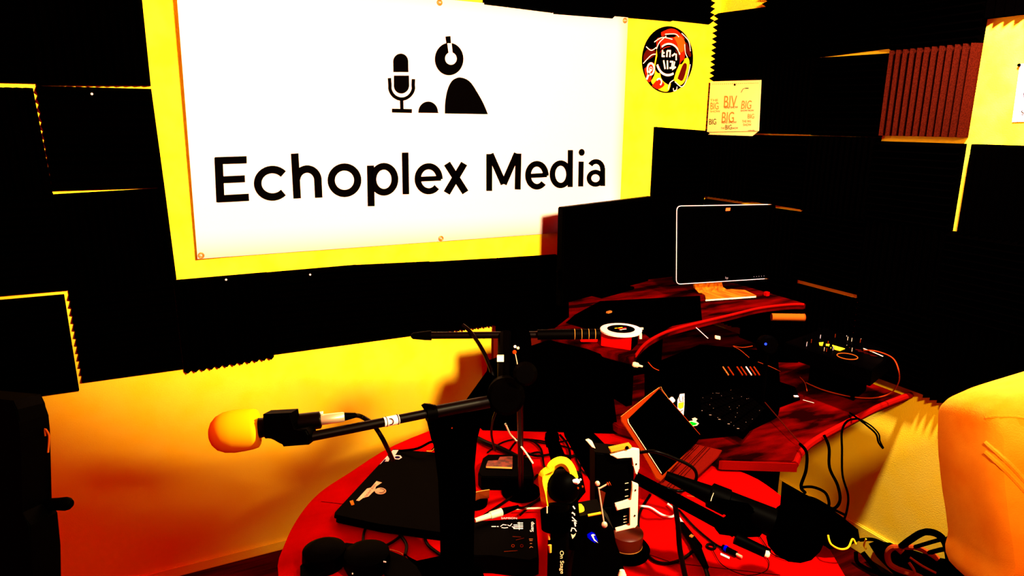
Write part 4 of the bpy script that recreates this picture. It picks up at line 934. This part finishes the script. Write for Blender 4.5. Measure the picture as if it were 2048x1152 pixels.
obj('boom_tube', rod(B(), b0, b1, .0125, .014, seg=20), M_matte, bk, True)
obj('boom_end', rod(B(), ad(1470, 1076, 1.42), ad(1538, 1108, 1.40), .0125, .011, seg=20), M_blk, bk, True)
obj('end_cap', lathe(B(), ad(1530, 1107, 1.395), ad(1545, 1113, 1.39)-ad(1530, 1107, 1.395), [(0, .0075), (.006, .008), (.009, .005)], 16), M_cream, bk, True)
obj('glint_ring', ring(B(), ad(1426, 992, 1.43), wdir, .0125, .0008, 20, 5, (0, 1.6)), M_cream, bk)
single('white_plug_tip', lathe(B(), az(1553, 1108, TAB+.01), (1, -.3, 0), [(0, .003), (.004, .0055), (.012, .004)], 12), M_pwhite, 'white plug tip just under the big black windscreen', 'plug')
# black silhouette gear right of it
bo = thing('cable_box', 'black box crowded with cables at the table\'s right edge', 'box', az(1660, 1040, TAB-.1))
obj('body', prism(B(), [ad(x, y, 1.62) for x, y in ((1596, 985), (1640, 1010), (1680, 1030), (1718, 1060), (1722, 1082), (1695, 1095), (1660, 1100), (1640, 1085), (1590, 1060))], FW*.1, .004), M_matte, bo)
cable([ad(1656, 1070, 1.6), ad(1662, 1088, 1.59), ad(1680, 1098, 1.59), ad(1696, 1095, 1.59), ad(1705, 1078, 1.6), ad(1712, 1088, 1.6)], .0022, 'yellow cord looping at the table\'s right edge', M_yel, 'thin_cord', 'cord')

# leads on the table lower right
cable([ad(1350, 1010, 1.50), ad(1356, 1050, 1.5), ad(1360, 1100, 1.49), ad(1372, 1160, 1.48)], .006, 'thick black cable running down off the bottom of the frame')
cable([az(1300, 990, T1), az(1278, 1030, T1), az(1280, 1075, T1), az(1300, 1115, T1), az(1330, 1127, T1), az(1365, 1118, T1), az(1390, 1098, T1)], .0042, 'black cable ring curving under the tablet stand')
pl_ = thing('inline_connector', 'pair of black cable connectors joined, lower right of table', 'plug', az(1385, 1080, TAB))
obj('connector', rod(B(), az(1362, 1050, TAB+.014), az(1395, 1095, TAB+.014), .010, .013), M_blk, pl_, True)
obj('connector', rod(B(), az(1390, 1090, TAB+.014), az(1412, 1135, TAB+.014), .013, .007), M_blk, pl_, True)
obj('clip', box(B(), az(1383, 1072, TAB+.03), (.005, .002, 0), (-.001, .004, 0), (0, 0, .001)), M_brass, pl_)
cable([az(1408, 1130, TAB+.01), az(1415, 1150, TAB+.01), az(1420, 1175, TAB+.01)], .0055, 'black lead below the joined connectors at the bottom edge')
cable([az(1358, 1020, T1), az(1390, 1055, T1), az(1430, 1088, T1), az(1450, 1097, T1)], .003, 'thin black lead to the blue-banded plug')
jp = thing('jack_plug', 'black audio plug with a blue ring and bright tip on the red table', 'plug', az(1460, 1105, TAB))
ja, jb = az(1445, 1094, TAB+.010), az(1484, 1114, TAB+.010)
obj('barrel', rod(B(), ja, ja.lerp(jb, .72), .007), M_blk, jp, True); obj('tip', rod(B(), ja.lerp(jb, .72), jb, .0035), M_silver, jp, True)
obj('blue_ring', rod(B(), ja.lerp(jb, .12), ja.lerp(jb, .24), .0082), M_blue, jp, True)
obj('tag', box(B(), az(1450, 1112, TAB+.004), (.0025, .002, 0), (-.004, .011, 0), (0, 0, .001)), M_pwhite, jp)
cable([az(1414, 1093, T1), az(1425, 1100, T1), az(1445, 1130, T1), az(1490, 1150, T1), az(1530, 1143, T1), az(1538, 1125, T1), az(1530, 1112, T1)], .0011, 'hair-thin cord drawing a long curve round the blue-banded plug', M_tube, 'thin_cord', 'cord')
cable([az(1512, 1062, T1), az(1528, 1085, T1), az(1545, 1108, T1), az(1575, 1120, T1)], .0013, 'thin dark cord beside the big round windscreen', M_tube, 'thin_cord', 'cord')
obj_o = single('cord_knot', ring(B(), az(1422, 1093, TAB+.004), (0, 0, 1), .010, .0035, 20, 8), M_tube, 'small black rubber ring on the table by the thin cord', 'ring')
cable([az(1278, 1012, TAB+.01), az(1300, 1015, TAB+.01), az(1325, 1030, TAB+.01), az(1345, 1033, TAB+.01), az(1350, 1022, TAB+.012), az(1336, 1008, TAB+.012)], .0030, 'white cord curving out from the cream rack', M_pwhite, 'thin_cord', 'cord')
cable([az(1358, 1036, TAB+.01), az(1370, 1053, TAB+.012)], .0032, 'short white cord stub entering the joined connectors', M_pwhite, 'thin_cord', 'cord')
# cable tangle at the table's back
tang = [
    [(975, 905), (1005, 885), (1040, 878), (1090, 883), (1135, 895), (1170, 905)],
    [(1020, 900), (1035, 882), (1060, 880), (1080, 895), (1086, 915)],
    [(1050, 905), (1075, 912), (1110, 908), (1145, 912), (1180, 900)],
    [(1060, 880), (1095, 887), (1140, 880)],
    [(1040, 915), (1080, 905), (1090, 935), (1110, 925), (1150, 912)],
    [(1120, 870), (1135, 890), (1140, 915), (1130, 940)],
    [(1165, 870), (1150, 900), (1160, 935), (1175, 950)],
    [(1190, 880), (1165, 920), (1160, 945)]]
for i, P in enumerate(tang):
    cable([az(x, y, T1+.004*(i % 3)) for x, y in P], .0028+.0006*(i % 3), 'black cable in the tangle behind the yellow ring, '+('arching widest', 'small loop left of the post', 'running level to the right', 'topmost short one', 'zigzag one', 'upright one in the middle', 'upright one right of the middle', 'rightmost slanting one')[i], group='tangled table cables')
bt = thing('black_bottle', 'slim black handheld microphone standing in the cable tangle behind the yellow ring', 'microphone', az(1115, 930, TAB))
obj('head', lathe(B(), ad(1104, 870, 1.72), UP, [(-.03, .015), (-.01, .019), (.004, .017), (.012, .008)], 20), M_matte, bt, True)
obj('handle', rod(B(), ad(1106, 885, 1.72), ad(1122, 935, 1.72), .016, .022), M_matte, bt, True)
bt2 = thing('black_stand_leg', 'thick black leg slanting down at the back of the round table near the tablet', 'stand', az(1200, 950, TAB))
obj('leg', rod(B(), ad(1150, 862, 1.85), ad(1225, 960, 1.5), .032, .045), M_matte, bt2, True)
obj('foot', rod(B(), ad(1222, 955, 1.5), ad(1236, 985, 1.46), .046, .03), M_matte, bt2, True)
# spiral cable
cable([az(945, 872, T1), az(970, 885, T1+.01), az(1000, 897, T1+.01), az(1030, 912, T1), az(1052, 925, T1)], .009, 'thick corrugated black cable above the recorder')

# ------------------------------------------------------------------ cables hanging off the desk by the right wall
def hang(P, r, lb): cable([ad(x, y, t) for x, y, t in P], r, lb, M_matte)
hang([(1700, 826, 2.36), (1713, 835, 2.28), (1735, 852, 2.25), (1752, 868, 2.25), (1757, 885, 2.25), (1766, 897, 2.25)], .0032, 'black cord end dangling off the desk edge to the right')
hang([(1715, 836, 2.28), (1740, 850, 2.25), (1757, 867, 2.25), (1760, 882, 2.25), (1767, 896, 2.25)], .0025, 'second strand of the dangling black cord off the desk edge')
hang([(1716, 837, 2.28), (1695, 842, 2.27), (1684, 862, 2.25), (1684, 900, 2.22), (1685, 950, 2.2), (1696, 990, 2.18), (1694, 1020, 2.15), (1686, 1045, 2.1)], .0036, 'black cable hanging nearest the wall glow, right one of the desk cables')
hang([(1648, 870, 2.2), (1658, 895, 2.18), (1659, 935, 2.15), (1675, 970, 2.1), (1680, 1000, 2.05), (1668, 1017, 2.0), (1645, 1012, 1.98)], .0046, 'black cable hanging from the desk edge, middle one')
hang([(1600, 888, 2.1), (1613, 905, 2.05), (1612, 940, 2.0), (1602, 972, 1.95), (1610, 985, 1.9)], .0046, 'black cable hanging at the desk front corner, left one')
hang([(1600, 975, 1.9), (1625, 974, 1.88), (1650, 985, 1.86), (1658, 1005, 1.85), (1655, 1018, 1.85)], .0040, 'black cable bowing at the foot of the desk cables, upper bow')
hang([(1605, 992, 1.88), (1630, 998, 1.86), (1660, 1015, 1.85), (1690, 1030, 1.85)], .0036, 'black cable bowing at the foot of the desk cables, lower bow')
# right floor heap
def wall_side(x, y, off, r):
    p = wr(x, y, off)
    return p if p.z > r+.001 else az(x, y, r+.001)
def fl(P, r, lb, m=M_matte): cable([wall_side(x, y, .085+.5*z, r) for x, y, z in P], r, lb, m)
M_oc = mat('orange_cord', (.5, .07, .005), .6)
fl([(1805, 1105, .05), (1790, 1094, .06), (1776, 1104, .06), (1778, 1125, .03), (1795, 1138, .02), (1830, 1150, .02), (1850, 1160, .02)], .011, 'thick orange cord curling on the floor by the right baseboard', M_oc)
fl([(1790, 1095, .07), (1830, 1095, .06), (1862, 1108, .05), (1876, 1118, .03)], .010, 'thick orange cord arching on the floor above the first curl', M_oc)
fl([(1820, 1115, .04), (1845, 1132, .03), (1872, 1146, .02)], .004, 'thin orange cord on the floor heap', M_oc)
fl([(1818, 1125, .04), (1828, 1140, .03), (1832, 1156, .02)], .005, 'short orange cord near the floor heap centre', M_oc)
fl([(1797, 1098, .03), (1820, 1080, .14), (1850, 1064, .22), (1880, 1072, .2), (1895, 1100, .1), (1900, 1140, .02)], .012, 'thick black cable arching highest over the floor heap')
fl([(1830, 1094, .08), (1860, 1085, .1), (1885, 1078, .14)], .007, 'black cable crossing under the high arch')
fl([(1850, 1108, .05), (1890, 1098, .08), (1930, 1098, .08), (1950, 1104, .06)], .008, 'black cable running right toward the chair from the heap')
fl([(1712, 1105, .04), (1715, 1125, .03), (1740, 1140, .02), (1780, 1155, .02)], .008, 'black cable on the floor left of the heap, lower one')
fl([(1725, 1105, .05), (1745, 1130, .03), (1770, 1160, .02)], .010, 'black cable on the floor left of the heap, steeper one')
fl([(1720, 1080, .06), (1750, 1080, .06), (1790, 1100, .04)], .007, 'black cable along the right baseboard toward the heap')
fl([(1732, 1078, .08), (1728, 1090, .07), (1732, 1098, .05)], .0035, 'short yellow cord curl on the floor cables', M_yel)
heap = single('cable_heap', prism(B(), [wall_side(x, y, .075, .002) for x, y in ((1735, 1088), (1765, 1092), (1800, 1108), (1850, 1122), (1890, 1132), (1940, 1134), (1985, 1128), (2000, 1180), (1870, 1190), (1800, 1165), (1752, 1115))], (.055, 0, 0), .006), M_matte, 'flat black bag under the cable heap on the floor', 'bag')
db = thing('floor_box', 'black box standing on the floor against the beige chair', 'box', az(1975, 1150, .0))
obj('body', prism(B(), [ad(x, y, 1.95) for x, y in ((1942, 1104), (1984, 1082), (1990, 1170), (1950, 1175), (1945, 1130), (1938, 1118))], FW*.12, .004), M_matte, db)
obj('badge', lathe(B(), ad(1931, 1139, 1.93), -FW, [(0, .004), (.002, .003)], 10), M_cream, db)

# ------------------------------------------------------------------ beige armchair at the right
ch = thing('armchair', 'beige upholstered chair back cut off by the right edge of the frame', 'armchair', V((ad(2060, 1200, 1.7).x, ad(2060, 1200, 1.7).y, 0)))
co_ = [(2180, 740), (2048, 780), (2010, 795), (1982, 808), (1970, 818), (1963, 832), (1961, 860), (1961, 920), (1965, 970), (1972, 1030), (1980, 1080), (1986, 1130), (1996, 1200), (2200, 1260)]
def chp(x, y): return ad(x, y, 1.62)
bm = B(); out_ = [(p.x, p.y) for p in smooth_pts([(a, b, 0) for a, b in co_], 4)]; rgs = []
for dt, sc_ in ((.19, .90), (.16, .96), (.10, .99), (.03, 1.0), (-.01, .985), (-.035, .95), (-.048, .88), (-.052, .6)):
    rgs.append([bm.verts.new(ad(2110+(x-2110)*sc_, 1010+(y-1010)*sc_, 1.62)+FW*dt) for x, y in out_])
for p_, q_ in zip(rgs, rgs[1:]):
    for i in range(len(out_)): j = (i+1) % len(out_); bm.faces.new((p_[i], p_[j], q_[j], q_[i]))
bm.faces.new(rgs[0]); bm.faces.new(rgs[-1][::-1])
from mathutils.bvhtree import BVHTree
bvh_ = BVHTree.FromBMesh(bm)
def onchair(x, y):
    d = ray(x, y).normalized(); h = bvh_.ray_cast(CAM, d); return (h[0] if h[0] else ad(x, y, 1.6))+d*.003
folds = [[onchair(x, y) for x, y in ((1972+i*8, y0+i*7+(i*i)*.1) for i in range(14))] for y0 in (885, 905)]
seam_ = [onchair(1972+i*9, 836-6*math.sin(i*.25)+i*.6) for i in range(13)]
obj('backrest', bm, M_beige, ch, True)
bm = B(); tube(bm, seam_, .0045, 8, 3); obj('piping', bm, M_beige, ch, True)
for P in folds:
    bm = B(); tube(bm, P, .007, 8, 3); obj('fold', bm, M_beige, ch, True)
p = ad(2110, 1230, 1.85)
obj('seat_block', box(B(), V((p.x, p.y, .24)), RT*.24, V((FW.x, FW.y, 0)).normalized()*.2, (0, 0, .16), .03), M_beige, ch)
for s in (-1, 1):
    q_ = V((p.x, p.y, 0))+RT*.2*s; obj('leg', rod(B(), V((q_.x, q_.y, .0)), V((q_.x, q_.y, .09)), .02), M_matte, ch)

# ------------------------------------------------------------------ black office chair at the left
oc = thing('office_chair', 'black chair back with a round knob at the left edge of the frame', 'chair', V((ad(60, 1100, 1.15).x, ad(60, 1100, 1.15).y, 0)))
P = [(-120, 770), (84, 788), (92, 805), (97, 830), (100, 860), (101, 900), (100, 1000), (117, 1024), (121, 1090), (125, 1200), (-120, 1200)]
obj('backrest', prism(B(), [ad(x, y, 1.17) for x, y in P], -FW*.07, .003), M_blk, oc)
bm = B(); tube(bm, [ad(x, y, 1.156) for x, y in ((91, 872), (90, 858), (97, 868), (98, 880), (96, 905))], .0016, 8, 4); obj('stitching', bm, mat('orange_leather', (.5, .09, .004), .6), oc)
ka, kb_ = ad(92, 1009, 1.16), ad(120, 1008, 1.16)
obj('knob', lathe(B(), ka, kb_-ka, [(0, .010), (.02, .0105), (.034, .0115), (.040, .010), (.0445, .006)], 24), M_blk, oc, True)
pc_ = ad(20, 1180, 1.2)
obj('post', rod(B(), V((pc_.x, pc_.y, .03)), V((pc_.x, pc_.y, 1.0)), .03), M_matte, oc)
obj('base', lathe(B(), V((pc_.x, pc_.y, 0)), (0, 0, 1), [(0, .26), (.03, .25), (.05, .04)], 10), M_matte, oc)

for o in list(bpy.data.objects):
    if '_w' in o: del o['_w']
